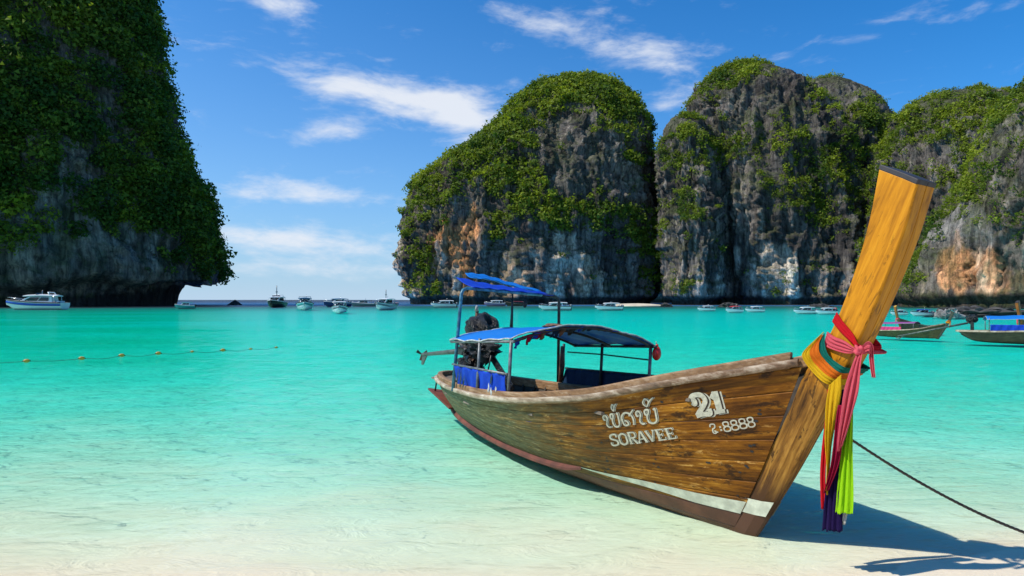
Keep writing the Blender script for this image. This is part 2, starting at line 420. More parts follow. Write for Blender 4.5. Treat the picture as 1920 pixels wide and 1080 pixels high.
# ------------------------------------------------------------------ sea bed and beach sand (one sheet to the horizon)
def depth_at(x, y):
    """height of the sand: beach at the camera, shallow lagoon, drop-off at the mouth of the bay"""
    k = [2.0, 3.6, 4.2, 4.7, 5.3, 6.5, 8.0, 10.0, 13.0, 17.0, 24.0, 80.0, 165.0, 200.0, 240.0, 330.0, 9000.0]
    v = [.16, .040, .002, -.018, -.038, -.078, -.115, -.152, -.188, -.214, -.224, -.228, -.245, -.25, -.255, -.26, -.32]
    z = np.interp(y, k, v)
    shore = .028*sstep(x, 1.2, 4.5)*sstep(y, 6.5, 4.2)
    return z+shore
yy = np.concatenate([np.linspace(-12, 2.5, 14), np.linspace(2.7, 14, 190), np.geomspace(14.2, 9000, 130)])
tt = np.sinh(np.linspace(-3.0, 3.0, 200))/np.sinh(3.0)
YY, TT = np.meshgrid(yy, tt, indexing='ij')
XX = TT*(12+np.maximum(YY, 0)*1.35+np.maximum(YY-60, 0)*.6)
P = np.stack([XX.ravel(), YY.ravel(), np.zeros(XX.size)], 1)
zz = depth_at(P[:, 0], P[:, 1])
near = sstep(P[:, 1], 60, 20)
zz += near*(.008*fbm(P*np.array((.55, 1.1, 1)), 3)+.006*fbm(P*np.array((1.8, 5.5, 1))+9, 3))*sstep(P[:, 1], 3.0, 6.0)+.005*fbm(P*.9+4, 3)*near
P[:, 2] = zz
m, t, p = new_mat('coral_sand')
pos = t.add('ShaderNodeNewGeometry').outputs['Position']
a = t.noise(pos, .5, 5, .6); b = t.noise(t.mapping(pos, (1, 2.2, 1)), 2.2, 6, .62); c = t.noise(pos, 90, 3, .6)
col = t.mix(t.smooth(a, .3, .7), (.645, .61, .42), (.72, .685, .50))
col = t.mix(t.math('MULTIPLY', t.smooth(b, .48, .72), .22), col, (.57, .52, .35))
col = t.mix(t.math('MULTIPLY', c, .22), col, (.55, .48, .40))
sy = t.add('ShaderNodeSeparateXYZ'); t.l.new(pos, sy.inputs[0])
col = t.mix(t.math('MULTIPLY', t.smooth(sy.outputs[2], -.035, .012), .75), col, (.70, .575, .43))   # warmer sand where the beach stands clear
outer_bed = t.math('MULTIPLY', t.smooth(sy.outputs[1], 18, 70), t.math('ADD', .72, t.math('MULTIPLY', t.noise(t.mapping(pos, (.02, .05, 1)), 1.0, 4, .6), .5)))
col = t.mix(outer_bed, col, (.48, .62, .52))                                  # duller, greener bottom further out
cliff_green = t.math('MULTIPLY', t.smooth(t.math('DIVIDE', sy.outputs[0], sy.outputs[1]), -.30, -.62), t.smooth(sy.outputs[1], 13, 26))
cliff_green = t.math('MULTIPLY', cliff_green, t.smooth(t.noise(t.mapping(pos, (.045, .12, 1)), 1.0, 4, .6), .30, .62, .35, 1.0))
col = t.mix(cliff_green, col, (.24, .47, .27))                                   # green reflection of the headland painted into the sea bed
col = t.mix(t.smooth(sy.outputs[1], 85, 190), col, (.17, .23, .19))       # darkened towards the cliffs to cut light bounced up onto them
col = t.mix(t.smooth(sy.outputs[1], 205, 235), col, (.05, .30, .72))      # floor painted blue outside the bay for light scattered by deep water
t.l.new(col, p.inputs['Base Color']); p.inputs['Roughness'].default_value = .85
p.inputs['Specular IOR Level'].default_value = .2
rn = t.noise(t.mapping(pos, (1.5, 3.6, 1), rot=(0, 0, R(-14))), 1.0, 4, .6, 1.2)
rip = t.math('SUBTRACT', 1.0, t.math('ABSOLUTE', t.math('MULTIPLY_ADD', rn, 2.6, -1.3)))       # ripple marks in the sand
t.l.new(t.bump(t.math('ADD', rip, t.math('MULTIPLY', c, .05)), .34, .05), p.inputs['Normal'])
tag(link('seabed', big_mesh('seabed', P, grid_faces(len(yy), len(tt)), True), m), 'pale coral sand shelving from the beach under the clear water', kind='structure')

# ------------------------------------------------------------------ water: clear surface over an absorbing body
wy = np.concatenate([np.linspace(-30, 2.0, 8), np.geomspace(2.4, 60, 260), np.geomspace(61, 9000, 90)])
wt = np.sinh(np.linspace(-3.0, 3.0, 190))/np.sinh(3.0)
YY, TT = np.meshgrid(wy, wt, indexing='ij')
XX = TT*(14+np.maximum(YY, 0)*1.30+np.maximum(YY-60, 0)*.6)
P = np.stack([XX.ravel(), YY.ravel(), np.zeros(XX.size)], 1)
amp = sstep(P[:, 1], 3.6, 9)
P[:, 2] = amp*(sstep(P[:, 1], 70, 25)*(.022*fbm(P*np.array((.8, 1.9, 1)), 3)+.009*fbm(P*np.array((2.4, 6, 1))+5, 2)*sstep(P[:, 1], 30, 10))+.030*sstep(P[:, 1], 18, 40)*sstep(P[:, 1], 260, 120)*fbm(P*np.array((.16, .36, 1))+3, 2))
nr, nc = YY.shape
F = grid_faces(nr, nc)
ring = np.concatenate([np.arange(nc), nc*np.arange(1, nr)+nc-1, (nr-1)*nc+np.arange(nc-2, -1, -1), nc*np.arange(nr-2, 0, -1)])
low = P[ring].copy(); low[:, 2] = -60
nb = len(P); V = np.vstack([P, low]); k = np.arange(len(ring)); k2 = (k+1) % len(ring)
side = np.stack([ring[k2], ring[k], nb+k, nb+k2], 1)
me = bpy.data.meshes.new('water')
bott = [tuple(int(nb+i) for i in k[::-1])]
me = big_mesh('water', V, np.vstack([F, side]), True)
import bmesh
bm = bmesh.new(); bm.from_mesh(me); bm.verts.ensure_lookup_table()
bm.faces.new([bm.verts[nb+int(i)] for i in k[::-1]]); bmesh.ops.recalc_face_normals(bm, faces=bm.faces)
bm.to_mesh(me); bm.free()
m = bpy.data.materials.new('sea_water'); m.use_nodes = True
t = NT(m.node_tree); t.n.clear()
pos = t.add('ShaderNodeNewGeometry').outputs['Position']
sp = t.add('ShaderNodeSeparateXYZ'); t.l.new(pos, sp.inputs[0])
calm = t.smooth(sp.outputs[1], 3.6, 11.0, .30, 1.0)
r1 = t.noise(t.mapping(pos, (1.3, 3.2, 1), rot=(0, 0, R(8))), 1.0, 3, .55, .3)
r2 = t.noise(t.mapping(pos, (5.0, 11, 1), rot=(0, 0, R(-14))), 1.0, 3, .6, .4)
r3 = t.noise(t.mapping(pos, (.22, .6, 1), rot=(0, 0, R(5))), 1.0, 2, .55)
far = t.smooth(sp.outputs[1], 60, 320, 1.0, 4.0)
crest = t.math('SUBTRACT', 1.0, t.math('ABSOLUTE', t.math('MULTIPLY_ADD', r1, 2.0, -1.0)))
hgt = t.math('ADD', t.math('ADD', t.math('ADD', t.math('MULTIPLY', r1, .20), t.math('MULTIPLY', crest, .10)), t.math('MULTIPLY', r2, .085)), t.math('MULTIPLY', t.math('MULTIPLY', r3, .30), far))
bn = t.bump(t.math('MULTIPLY', hgt, calm), .75, .6)
fr = t.add('ShaderNodeFresnel'); fr.inputs[0].default_value = 1.33; t.l.new(bn, fr.inputs['Normal'])
gl = t.add('ShaderNodeBsdfGlossy'); t.l.new(t.smooth(sp.outputs[1], 20, 250, .05, .35), gl.inputs['Roughness']); t.l.new(bn, gl.inputs['Normal'])
tr = t.add('ShaderNodeBsdfTransparent')
mx = t.add('ShaderNodeMixShader'); t.l.new(t.math('MULTIPLY', fr.outputs[0], .50), mx.inputs[0])   # a rippled sea never mirrors fully
t.l.new(tr.outputs[0], mx.inputs[1]); t.l.new(gl.outputs[0], mx.inputs[2])
va = t.add('ShaderNodeVolumeAbsorption'); va.inputs['Color'].default_value = (.05, .976, .978, 1); va.inputs['Density'].default_value = 1.36
out = t.add('ShaderNodeOutputMaterial'); t.l.new(mx.outputs[0], out.inputs['Surface']); t.l.new(va.outputs[0], out.inputs['Volume'])
tag(link('water', me, m), 'clear turquoise lagoon water deepening away from the beach', kind='structure')
# ------------------------------------------------------------------ limestone cliffs
rock_mat, t, p = new_mat('limestone')
va_ = t.add('ShaderNodeVertexColor'); va_.layer_name = 'stone'
pos = t.add('ShaderNodeNewGeometry').outputs['Position']
n = t.noise(t.mapping(pos, (.95, .95, .13)), 1.0, 7, .70, .4)
n2 = t.noise(pos, 1.4, 5, .65)
col = t.mix(1.0, va_.outputs[0], t.mix(t.smooth(n, .34, .66), (.40, .40, .41), (1.55, 1.52, 1.46)), 'MULTIPLY')
col = t.mix(t.math('MULTIPLY', t.smooth(n2, .52, .70), .30), col, (.05, .048, .045))
t.l.new(col, p.inputs['Base Color']); p.inputs['Roughness'].default_value = .9; p.inputs['Specular IOR Level'].default_value = .15
t.l.new(t.bump(t.math('ADD', n, t.math('MULTIPLY', n2, .5)), .9, .9), p.inputs['Normal'])

leaf_mat, t, p = new_mat('cliff_foliage')
va_ = t.add('ShaderNodeVertexColor'); va_.layer_name = 'leaf'
t.l.new(va_.outputs[0], p.inputs['Base Color']); p.inputs['Roughness'].default_value = .7; p.inputs['Specular IOR Level'].default_value = .25
tl = t.add('ShaderNodeBsdfTranslucent'); t.l.new(t.mix(1.0, va_.outputs[0], (1.2, 1.25, .5), 'MULTIPLY'), tl.inputs[0])
mx = t.add('ShaderNodeMixShader'); mx.inputs[0].default_value = .42
t.l.new(p.outputs[0], mx.inputs[1]); t.l.new(tl.outputs[0], mx.inputs[2]); t.l.new(mx.outputs[0], t.n['Material Output'].inputs[0])

FPX = 1200.0
def foliage(name, label, pos, nrm, rad, tone, seed, leaves=34, leaf=.34):
    """one mass of shrubs and small trees: many leaf clumps spread through uneven crowns"""
    g = np.random.default_rng(seed); N = len(pos)
    d = g.normal(size=(N, leaves, 3)); d /= np.linalg.norm(d, axis=2, keepdims=True)
    r = g.uniform(.35, 1.0, (N, leaves, 1))**.6
    lob = 1+.45*np.sin(d[..., 0:1]*g.uniform(2, 4, (N, 1, 1))+g.uniform(0, 6, (N, 1, 1)))*np.sin(d[..., 2:3]*3+g.uniform(0, 6, (N, 1, 1)))
    c = pos[:, None, :]+nrm[:, None, :]*rad[:, None, None]*.35+d*r*lob*rad[:, None, None]*np.array((1, 1, .78))
    nn_ = d*.75+g.normal(size=d.shape)*.55+np.array((0, 0, .35)); nn_ /= np.linalg.norm(nn_, axis=2, keepdims=True)
    a = np.cross(nn_, g.normal(size=d.shape)); a /= np.linalg.norm(a, axis=2, keepdims=True); b = np.cross(nn_, a)
    s = rad[:, None, None]*leaf*g.uniform(.6, 1.35, (N, leaves, 1))
    q = np.stack([c-a*s-b*s*.7, c+a*s-b*s*.5, c+b*s*1.1], 2)
    V = q.reshape(-1, 3); F = np.arange(len(V)).reshape(-1, 3)
    me = big_mesh(name, V, F)
    col = np.array((.040, .092, .012))[None]*(1-tone[:, None])+np.array((.235, .285, .022))[None]*tone[:, None]
    col = col[:, None, :]*g.uniform(.65, 1.45, (N, leaves, 1))
    col4 = np.concatenate([np.repeat(col.reshape(-1, 3), 3, 0), np.ones((len(V), 1))], 1).astype(np.float32)
    at = me.color_attributes.new('leaf', 'FLOAT_COLOR', 'POINT'); at.data.foreach_set('color', col4.ravel())
    return tag(link(name, me, leaf_mat), label, 'foliage', kind='stuff')

def cliff(name, label, px_c, y_c, left, right, thick, rows, cols, seed, notch=(5.5, 5.0), veg=(), stone=(), bushes=1500, size=(1.2, 2.6),
          vbase=-.4, vtop=1.2, vn=1.5, rough=1.0, tonebias=0.0, e=.78, plants=None, leaves=32, leaf=.20, rock_shade=0.0, lean=0.0, orient=None):
    """a limestone tower: its outline height by height gives the breadth, its own thickness gives the depth; ribs, ledges and cracks are displaced"""
    g = np.random.default_rng(seed)
    ax = (px_c-960)/FPX; ctr = np.array((ax*y_c, y_c)); r = ctr/np.linalg.norm(ctr) if orient is None else np.array(orient)/np.linalg.norm(orient)
    e1 = np.array((r[1], -r[0]))                                  # sideways
    def prof(pts):
        o = []
        for px, py in pts:
            k = np.array(((px-960)/FPX, 1.0)); tt_ = (ctr@r)/(k@r); q = k*tt_
            o.append(((q-ctr)@e1, EYE+(562-py)/FPX*tt_))
        return np.array(o)
    Lp, Rp = prof(left), prof(right)
    top = max(Lp[-1, 1], Rp[-1, 1])
    tt_ = np.linspace(0, 1, rows); z = -3+(top+3)*(1-(1-tt_)**1.45)
    def at(Pf, zz_): 
        o = np.argsort(Pf[:, 1]); return np.interp(zz_, Pf[o, 1], Pf[o, 0])
    xl, xr = at(Lp, z), at(Rp, z)
    cx, rx = (xl+xr)/2, np.maximum((xr-xl)/2, .05)
    ry = thick*np.clip(1-(np.clip(z, 0, top)/top)**2.6, 0, 1)**.5*(1-.18*z/top); ry = np.minimum(ry, thick); ry = np.maximum(ry, .05)
    nf = int(cols*.80)
    th = np.concatenate([np.linspace(-.30, math.pi+.30, nf), np.linspace(math.pi+.30, 2*math.pi-.30, cols-nf+2)[1:-1]])
    ct, st = np.cos(th), np.sin(th)
    sx_ = np.sign(ct)*np.abs(ct)**e; sy_ = np.sign(st)*np.abs(st)**e
    lat = cx[:, None]+rx[:, None]*sx_[None]; dep = -ry[:, None]*sy_[None]+lean*z[:, None]
    G = np.stack([ctr[0]+lat*e1[0]+dep*r[0], ctr[1]+lat*e1[1]+dep*r[1], np.repeat(z[:, None], lat.shape[1], 1)], 2)
    du = np.roll(G, -1, 1)-np.roll(G, 1, 1); dv = np.gradient(G, axis=0)
    N = np.cross(du, dv); N /= np.linalg.norm(N, axis=2, keepdims=True)+1e-9
    out = np.stack([lat-cx[:, None], dep], 2); o3 = out[..., 0:1]*np.array((*e1, 0))+out[..., 1:2]*np.array((*r, 0))
    N *= np.where((N*o3).sum(2, keepdims=True) < 0, -1, 1)
    N[-1] = (0, 0, 1)
    P = G.reshape(-1, 3); Nn = N.reshape(-1, 3); sd = seed*13.7
    def ridge(Q, o, k=1.0): return (1-np.abs(fbm(Q, o, .58))*1.15)**2-.45
    wob = np.stack([fbm(P/13+sd+3, 3), fbm(P/13+sd+6, 3), 0*P[:, 0]], 1)*2.2
    Pw = P+wob
    big = fbm(P/34+sd, 3)*4.6
    rib = ridge(Pw*np.array((.075, .075, .017))+sd+5, 3)*5.0
    rib2 = ridge(Pw*np.array((.21, .21, .032))+sd+9, 4)*2.7
    flute = ridge(Pw*np.array((.70, .70, .07))+sd+15, 4)*1.5
    led = (np.abs(fbm(Pw*np.array((.03, .03, .17))+sd+2, 3))-.3)*2.4
    fine = ridge(Pw*np.array((.40, .40, .13))+sd+21, 5)*1.6
    crack = -3.4*np.exp(-(fbm(Pw*np.array((.11, .11, .016))+sd+31, 3)/.05)**2)*sstep(vnoise(P*.045+sd), -.3, .2)
    edge = np.clip(z/6, 0, 1)[:, None].repeat(len(th), 1).ravel()*np.clip((top-P[:, 2])/14, .2, 1)
    disp = big+rib+rib2+flute+led+fine; disp = (disp-disp.mean()-1.2+crack)*rough*(1-.62*np.clip(Nn[:, 2]*1.3, 0, 1))*np.maximum(edge, .3)
    zn = P[:, 2]
    lip = notch[0]*(1+.28*fbm(np.stack([P[:, 0]*.06, P[:, 1]*.06, zn*0+sd], 1), 3))
    disp -= notch[1]*sstep(zn, lip+1.0, lip-1.2)
    P2 = P+Nn*disp[:, None]
    P2[:, 2] = np.where(zn < 1.0, zn, P2[:, 2])
    # normals of the displaced surface
    G2 = P2.reshape(G.shape)
    du = np.roll(G2, -1, 1)-np.roll(G2, 1, 1); dv = np.gradient(G2, axis=0)
    N2 = np.cross(du, dv); area = np.linalg.norm(N2, axis=2).ravel(); N2 = (N2/(np.linalg.norm(N2, axis=2, keepdims=True)+1e-9)).reshape(-1, 3)
    N2 *= np.where((N2*Nn).sum(1, keepdims=True) < 0, -1, 1)
    lo, hi = lat.min(), lat.max()
    fx = ((lat-lo)/(hi-lo)).ravel(); fz = np.clip(zn/top, 0, 1)
    # stone colours: grey, dark water streaks, tan and orange fresh rock, pale lime
    s1 = fbm(P*np.array((.16, .16, .022))+sd+41, 4); s2 = fbm(P*np.array((.55, .55, .035))+sd+47, 3); s3 = fbm(P/14+sd+51, 3)
    colr = np.array((.142, .124, .110))[None]*(1+.35*s3[:, None])
    dk = sstep(s1, -.08, .40)[:, None]*.85; colr = colr*(1-dk)+np.array((.056, .047, .043))*dk
    pl = sstep(s2+.4*s3, .38, .85)[:, None]*.65; colr = colr*(1-pl)+np.array((.36, .305, .255))*pl
    th_ = sstep(np.abs(fbm(Pw*np.array((.50, .50, .022))+sd+55, 3)), .16, .03)[:, None]*.8; colr = colr*(1-th_)+np.array((.030, .027, .026))*th_
    bs = (sstep(fz+.06*s3, .20, .03)*sstep(s2+s3*.5, -.35, .35)*.6)[:, None]; colr = colr*(1-bs)+np.array((.40, .31, .235))*bs
    wx = fx+.05*fbm(P/16+sd+61, 3); wz = fz+.05*fbm(P/16+sd+67, 3)
    for kx, kz, ax_, az_, rgb, am in stone:
        d2 = ((wx-kx)/ax_)**2+((wz-kz)/az_)**2
        k = (sstep(1.25-d2+.55*s2+.35*s1, .25, .9)*am)[:, None]
        cc = np.array(rgb)[None]*(1+.35*s2[:, None]+.25*s1[:, None]); colr = colr*(1-k)+np.clip(cc, .02, .8)*k
    colr *= (1-rock_shade)
    foot_shade = (sstep(zn+.5*s1, 4.2, 2.6)*.9)[:, None]; colr = colr*(1-foot_shade)+np.array((.026, .022, .020))*foot_shade      # dark shade of the undercut painted in along the waterline
    ms = sstep(fbm(P/5.5+sd+71, 4)+N2[:, 2]*1.2, .15, .75)[:, None]*.55
    colr = colr*(1-ms)+np.array((.050, .066, .018))*ms
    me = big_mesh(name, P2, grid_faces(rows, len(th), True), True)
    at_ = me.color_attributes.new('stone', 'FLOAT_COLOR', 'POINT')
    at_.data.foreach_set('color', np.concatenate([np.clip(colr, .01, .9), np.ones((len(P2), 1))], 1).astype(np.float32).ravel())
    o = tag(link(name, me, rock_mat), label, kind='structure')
    # shrubs and trees where soil can hold
    score = vbase+vn*(N2[:, 2]-.15)+vtop*sstep(fz, .62, .95)+1.1*fbm(P/20+sd+81, 3)+.7*fbm(P/6+sd+87, 2)-.25*np.clip(-disp/4, -1, 1)
    for kx, kz, ax_, az_, am in veg:
        d2 = ((wx-kx)/ax_)**2+((wz-kz)/az_)**2; score += am*np.exp(-d2)
    tocam = np.array((0, 0, EYE))-P2; tocam /= np.linalg.norm(tocam, axis=1, keepdims=True)
    face = (N2*tocam).sum(1)
    sxp = 960+FPX*P2[:, 0]/P2[:, 1]; syp = 562-FPX*(P2[:, 2]-EYE)/P2[:, 1]
    seen = (sxp > -170)*(sxp < 2090)*(syp > -150)              # plants only where the bay can show them
    pr = sstep(score, 0, .9)*area*(face > -.25)*(zn > notch[0]*1.35)*seen
    pr = pr.reshape(rows, -1); pr[-2:] = 0; pr = pr.ravel()
    pr /= pr.sum()
    idx = g.choice(len(P2), bushes, p=pr)
    rad = (size[0]+(size[1]-size[0])*g.uniform(0, 1, bushes)**3.2)*(1+.35*np.clip(score[idx], -.5, 1))
    tone = np.clip(.30+tonebias+.40*fbm(P[idx]/9+sd+91, 2)+g.normal(0, .14, bushes)+.2*(N2[idx, 2]-.3), 0, 1)
    foliage(plants[0], plants[1], P2[idx]+g.normal(0, .3, (bushes, 3)), N2[idx], rad, tone, seed+5, leaves, leaf)
    return o

ORANGE = (.58, .27, .12); TAN = (.54, .37, .25); PALE = (.58, .49, .40); DARK = (.050, .042, .040)
# left headland, in the shade, green almost to the water with a sea cave under it
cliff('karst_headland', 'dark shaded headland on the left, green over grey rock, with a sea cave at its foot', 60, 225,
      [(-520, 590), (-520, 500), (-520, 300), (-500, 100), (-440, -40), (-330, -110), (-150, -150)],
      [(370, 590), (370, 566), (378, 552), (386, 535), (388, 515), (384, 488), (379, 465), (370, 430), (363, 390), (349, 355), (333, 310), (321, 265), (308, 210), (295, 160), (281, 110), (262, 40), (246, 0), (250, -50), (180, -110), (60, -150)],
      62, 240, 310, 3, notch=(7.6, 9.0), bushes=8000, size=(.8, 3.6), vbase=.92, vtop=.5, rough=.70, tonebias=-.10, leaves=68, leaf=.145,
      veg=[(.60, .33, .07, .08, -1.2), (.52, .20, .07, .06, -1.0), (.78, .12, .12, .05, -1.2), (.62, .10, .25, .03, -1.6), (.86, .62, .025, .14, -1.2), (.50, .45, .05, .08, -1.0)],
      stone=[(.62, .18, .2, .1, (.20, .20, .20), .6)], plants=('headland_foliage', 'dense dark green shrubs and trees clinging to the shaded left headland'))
# domed tower in the middle
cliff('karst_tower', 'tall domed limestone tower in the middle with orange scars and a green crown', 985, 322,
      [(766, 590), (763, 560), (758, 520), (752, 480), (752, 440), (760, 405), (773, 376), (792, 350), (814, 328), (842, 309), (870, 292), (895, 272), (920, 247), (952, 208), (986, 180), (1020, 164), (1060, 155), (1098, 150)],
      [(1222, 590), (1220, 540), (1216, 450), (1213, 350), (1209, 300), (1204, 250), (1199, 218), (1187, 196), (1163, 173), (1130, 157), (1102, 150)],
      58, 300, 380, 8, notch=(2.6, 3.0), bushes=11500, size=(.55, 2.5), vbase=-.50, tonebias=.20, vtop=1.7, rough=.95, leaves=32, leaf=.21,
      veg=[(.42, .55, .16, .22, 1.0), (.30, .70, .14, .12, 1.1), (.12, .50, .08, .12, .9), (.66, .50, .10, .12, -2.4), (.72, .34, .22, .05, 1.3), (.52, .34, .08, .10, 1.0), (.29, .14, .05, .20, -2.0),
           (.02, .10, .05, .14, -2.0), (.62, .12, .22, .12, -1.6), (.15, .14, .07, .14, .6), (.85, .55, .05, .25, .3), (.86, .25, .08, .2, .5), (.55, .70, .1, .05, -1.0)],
      stone=[(.265, .19, .075, .25, ORANGE, .95), (.23, .10, .03, .12, PALE, .8), (.03, .10, .075, .20, PALE, .95), (.06, .10, .02, .12, ORANGE, .7), (.44, .07, .05, .10, TAN, .8), (.60, .12, .07, .14, PALE, .75), (.72, .10, .05, .08, TAN, .7), (.66, .50, .08, .10, (.13, .115, .10), .7), (.80, .30, .05, .25, DARK, .5)],  # DARK patch on the right flank paints its shade into the rock
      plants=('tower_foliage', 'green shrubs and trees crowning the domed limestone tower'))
# back wall closing the gap between the towers, shade darkened into its stone
cliff('karst_back_wall', 'shaded rock wall deep in the gap between the domed tower and the grey massif', 1232, 430,
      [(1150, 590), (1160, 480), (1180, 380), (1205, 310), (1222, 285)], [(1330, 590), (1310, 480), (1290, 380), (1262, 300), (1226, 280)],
      30, 90, 110, 4, bushes=120, size=(1.2, 2.4), vbase=-.2, rough=.6, rock_shade=.3, plants=('gap_foliage', 'sparse shrubs on the dark wall between the two towers'))
# grey massif right of the gap: buttress, peak and broad eastern hump
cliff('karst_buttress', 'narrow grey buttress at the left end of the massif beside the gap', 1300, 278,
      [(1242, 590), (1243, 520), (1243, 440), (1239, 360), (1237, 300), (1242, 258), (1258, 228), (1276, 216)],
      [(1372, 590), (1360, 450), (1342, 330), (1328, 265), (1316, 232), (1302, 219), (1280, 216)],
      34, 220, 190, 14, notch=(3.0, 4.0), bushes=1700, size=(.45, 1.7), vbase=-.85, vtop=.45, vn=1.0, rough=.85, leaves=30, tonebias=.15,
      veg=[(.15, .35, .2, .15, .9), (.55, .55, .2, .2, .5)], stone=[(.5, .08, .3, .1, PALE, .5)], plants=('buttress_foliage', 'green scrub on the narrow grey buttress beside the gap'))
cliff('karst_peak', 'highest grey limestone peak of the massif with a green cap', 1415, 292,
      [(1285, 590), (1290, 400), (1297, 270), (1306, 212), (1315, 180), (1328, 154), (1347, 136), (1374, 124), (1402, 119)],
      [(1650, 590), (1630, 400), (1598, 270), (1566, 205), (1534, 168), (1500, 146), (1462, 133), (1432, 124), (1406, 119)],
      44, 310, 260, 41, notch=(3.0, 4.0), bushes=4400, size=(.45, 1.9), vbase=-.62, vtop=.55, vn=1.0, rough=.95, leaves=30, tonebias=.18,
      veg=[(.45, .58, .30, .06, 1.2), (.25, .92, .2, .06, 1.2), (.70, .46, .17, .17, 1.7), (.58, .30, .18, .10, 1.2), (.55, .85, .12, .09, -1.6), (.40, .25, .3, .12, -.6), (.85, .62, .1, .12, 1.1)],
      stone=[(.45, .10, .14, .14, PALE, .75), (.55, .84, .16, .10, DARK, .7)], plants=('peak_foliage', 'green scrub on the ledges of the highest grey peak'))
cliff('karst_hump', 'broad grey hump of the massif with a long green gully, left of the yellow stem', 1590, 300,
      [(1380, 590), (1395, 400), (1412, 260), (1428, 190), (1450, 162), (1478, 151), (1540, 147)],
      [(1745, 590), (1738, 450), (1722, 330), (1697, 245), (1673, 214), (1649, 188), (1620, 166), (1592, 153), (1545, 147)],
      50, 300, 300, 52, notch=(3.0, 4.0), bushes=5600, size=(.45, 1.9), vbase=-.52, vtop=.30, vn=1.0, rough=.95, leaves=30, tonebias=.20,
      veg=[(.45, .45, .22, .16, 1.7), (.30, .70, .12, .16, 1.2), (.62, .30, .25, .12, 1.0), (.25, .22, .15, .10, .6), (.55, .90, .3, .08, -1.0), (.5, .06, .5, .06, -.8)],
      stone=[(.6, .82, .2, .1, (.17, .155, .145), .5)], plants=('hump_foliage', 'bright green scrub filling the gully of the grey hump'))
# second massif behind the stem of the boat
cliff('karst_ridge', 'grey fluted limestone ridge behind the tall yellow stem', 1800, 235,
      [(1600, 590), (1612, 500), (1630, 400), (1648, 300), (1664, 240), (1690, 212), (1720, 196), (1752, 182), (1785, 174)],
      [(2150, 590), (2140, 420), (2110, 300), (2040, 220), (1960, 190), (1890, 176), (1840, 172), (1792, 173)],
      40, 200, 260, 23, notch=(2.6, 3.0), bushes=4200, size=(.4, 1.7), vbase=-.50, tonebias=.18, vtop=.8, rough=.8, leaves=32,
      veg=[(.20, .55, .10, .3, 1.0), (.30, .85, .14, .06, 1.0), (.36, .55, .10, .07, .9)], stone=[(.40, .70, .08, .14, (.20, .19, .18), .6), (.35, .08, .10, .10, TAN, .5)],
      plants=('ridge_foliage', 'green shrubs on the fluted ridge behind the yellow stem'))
# near cliff on the right edge
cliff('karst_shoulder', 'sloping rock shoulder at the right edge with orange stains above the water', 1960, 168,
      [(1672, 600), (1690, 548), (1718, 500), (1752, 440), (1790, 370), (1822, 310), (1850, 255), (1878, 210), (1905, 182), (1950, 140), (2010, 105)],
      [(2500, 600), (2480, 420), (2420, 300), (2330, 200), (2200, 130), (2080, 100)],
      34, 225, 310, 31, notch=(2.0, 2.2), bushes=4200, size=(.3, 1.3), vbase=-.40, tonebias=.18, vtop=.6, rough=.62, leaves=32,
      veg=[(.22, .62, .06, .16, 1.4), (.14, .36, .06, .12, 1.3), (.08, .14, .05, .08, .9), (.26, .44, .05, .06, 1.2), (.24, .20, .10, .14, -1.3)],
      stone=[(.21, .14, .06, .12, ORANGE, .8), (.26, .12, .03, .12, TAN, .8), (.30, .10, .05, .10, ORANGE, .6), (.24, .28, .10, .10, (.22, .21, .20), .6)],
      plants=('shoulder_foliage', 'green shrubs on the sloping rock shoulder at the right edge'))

# boulders, islet and the little cove beach at the foot of the cliffs
bould = plain('wet_boulder', (.060, .054, .048), .8, var=.55, scale=.8)
bould_pale = plain('pale_boulder', (.22, .21, .195), .85, var=.6, scale=.7)
dark_rock = plain('dark_islet_rock', (.022, .022, .024), .8, var=.4, scale=.6)
def rock(name, label, c, r, seed, mat, amp=.28, peak=0.0):
    V, F = lump((0, 0, 0), (1, 1, 1), seed, 9, amp, 1.3); V = np.array(V)
    k = 1+.30*(1-np.abs(fbm(V*2.2+seed, 4))*1.3)-.2+.10*fbm(V*7+seed, 3)
    V = V*k[:, None]
    if peak: V[:, :2] *= np.clip(1.25-peak*np.clip(V[:, 2:3], -.2, 1.2), .12, 1.3)
    V = V*np.array(r); o = MB().add(V, F, False).build(name, mat); o.location = c
    return tag(o, label, 'rock')
rock('islet_rock', 'small dark pointed rock in the open sea beside the headland', (-102, 236, .0), (1.9, 1.9, 1.8), 5, dark_rock, .12, .95)
rock('boulder', 'large pale boulder at the water edge beside the far longtails', (47.3, 69.5, -.1), (1.15, 1.2, .95), 9, bould_pale)
rock('boulder', 'flat dark ledge of rock under the cliff at the right edge', (56.5, 77, -.3), (6.0, 3.0, 1.1), 12, bould)
rock('boulder', 'low brown boulder off the cove beach end', (44.6, 184, -.2), (1.6, 1.4, 1.0), 15, bould)
rock('boulder', 'flat boulder at the massif foot left of the middle white speedboats', (60.5, 178, -.2), (2.6, 1.6, 1.0), 16, bould)
rock('boulder', 'broken low boulder in shade between two groups of white speedboats', (86, 178, -.3), (3.4, 1.6, 1.1), 18, bould)
V, F = lump((0, 0, 0), (9.0, 5.0, .9), 21, 4, .12, 1.0)
cove = MB().add(V, F, True).build('cove_beach', plain('cove_sand', (.62, .52, .38), .9, var=.15, scale=.3)); cove.location = (37, 192, -.05)
tag(cove, 'strip of sand at the foot of the gap between the towers', kind='structure')
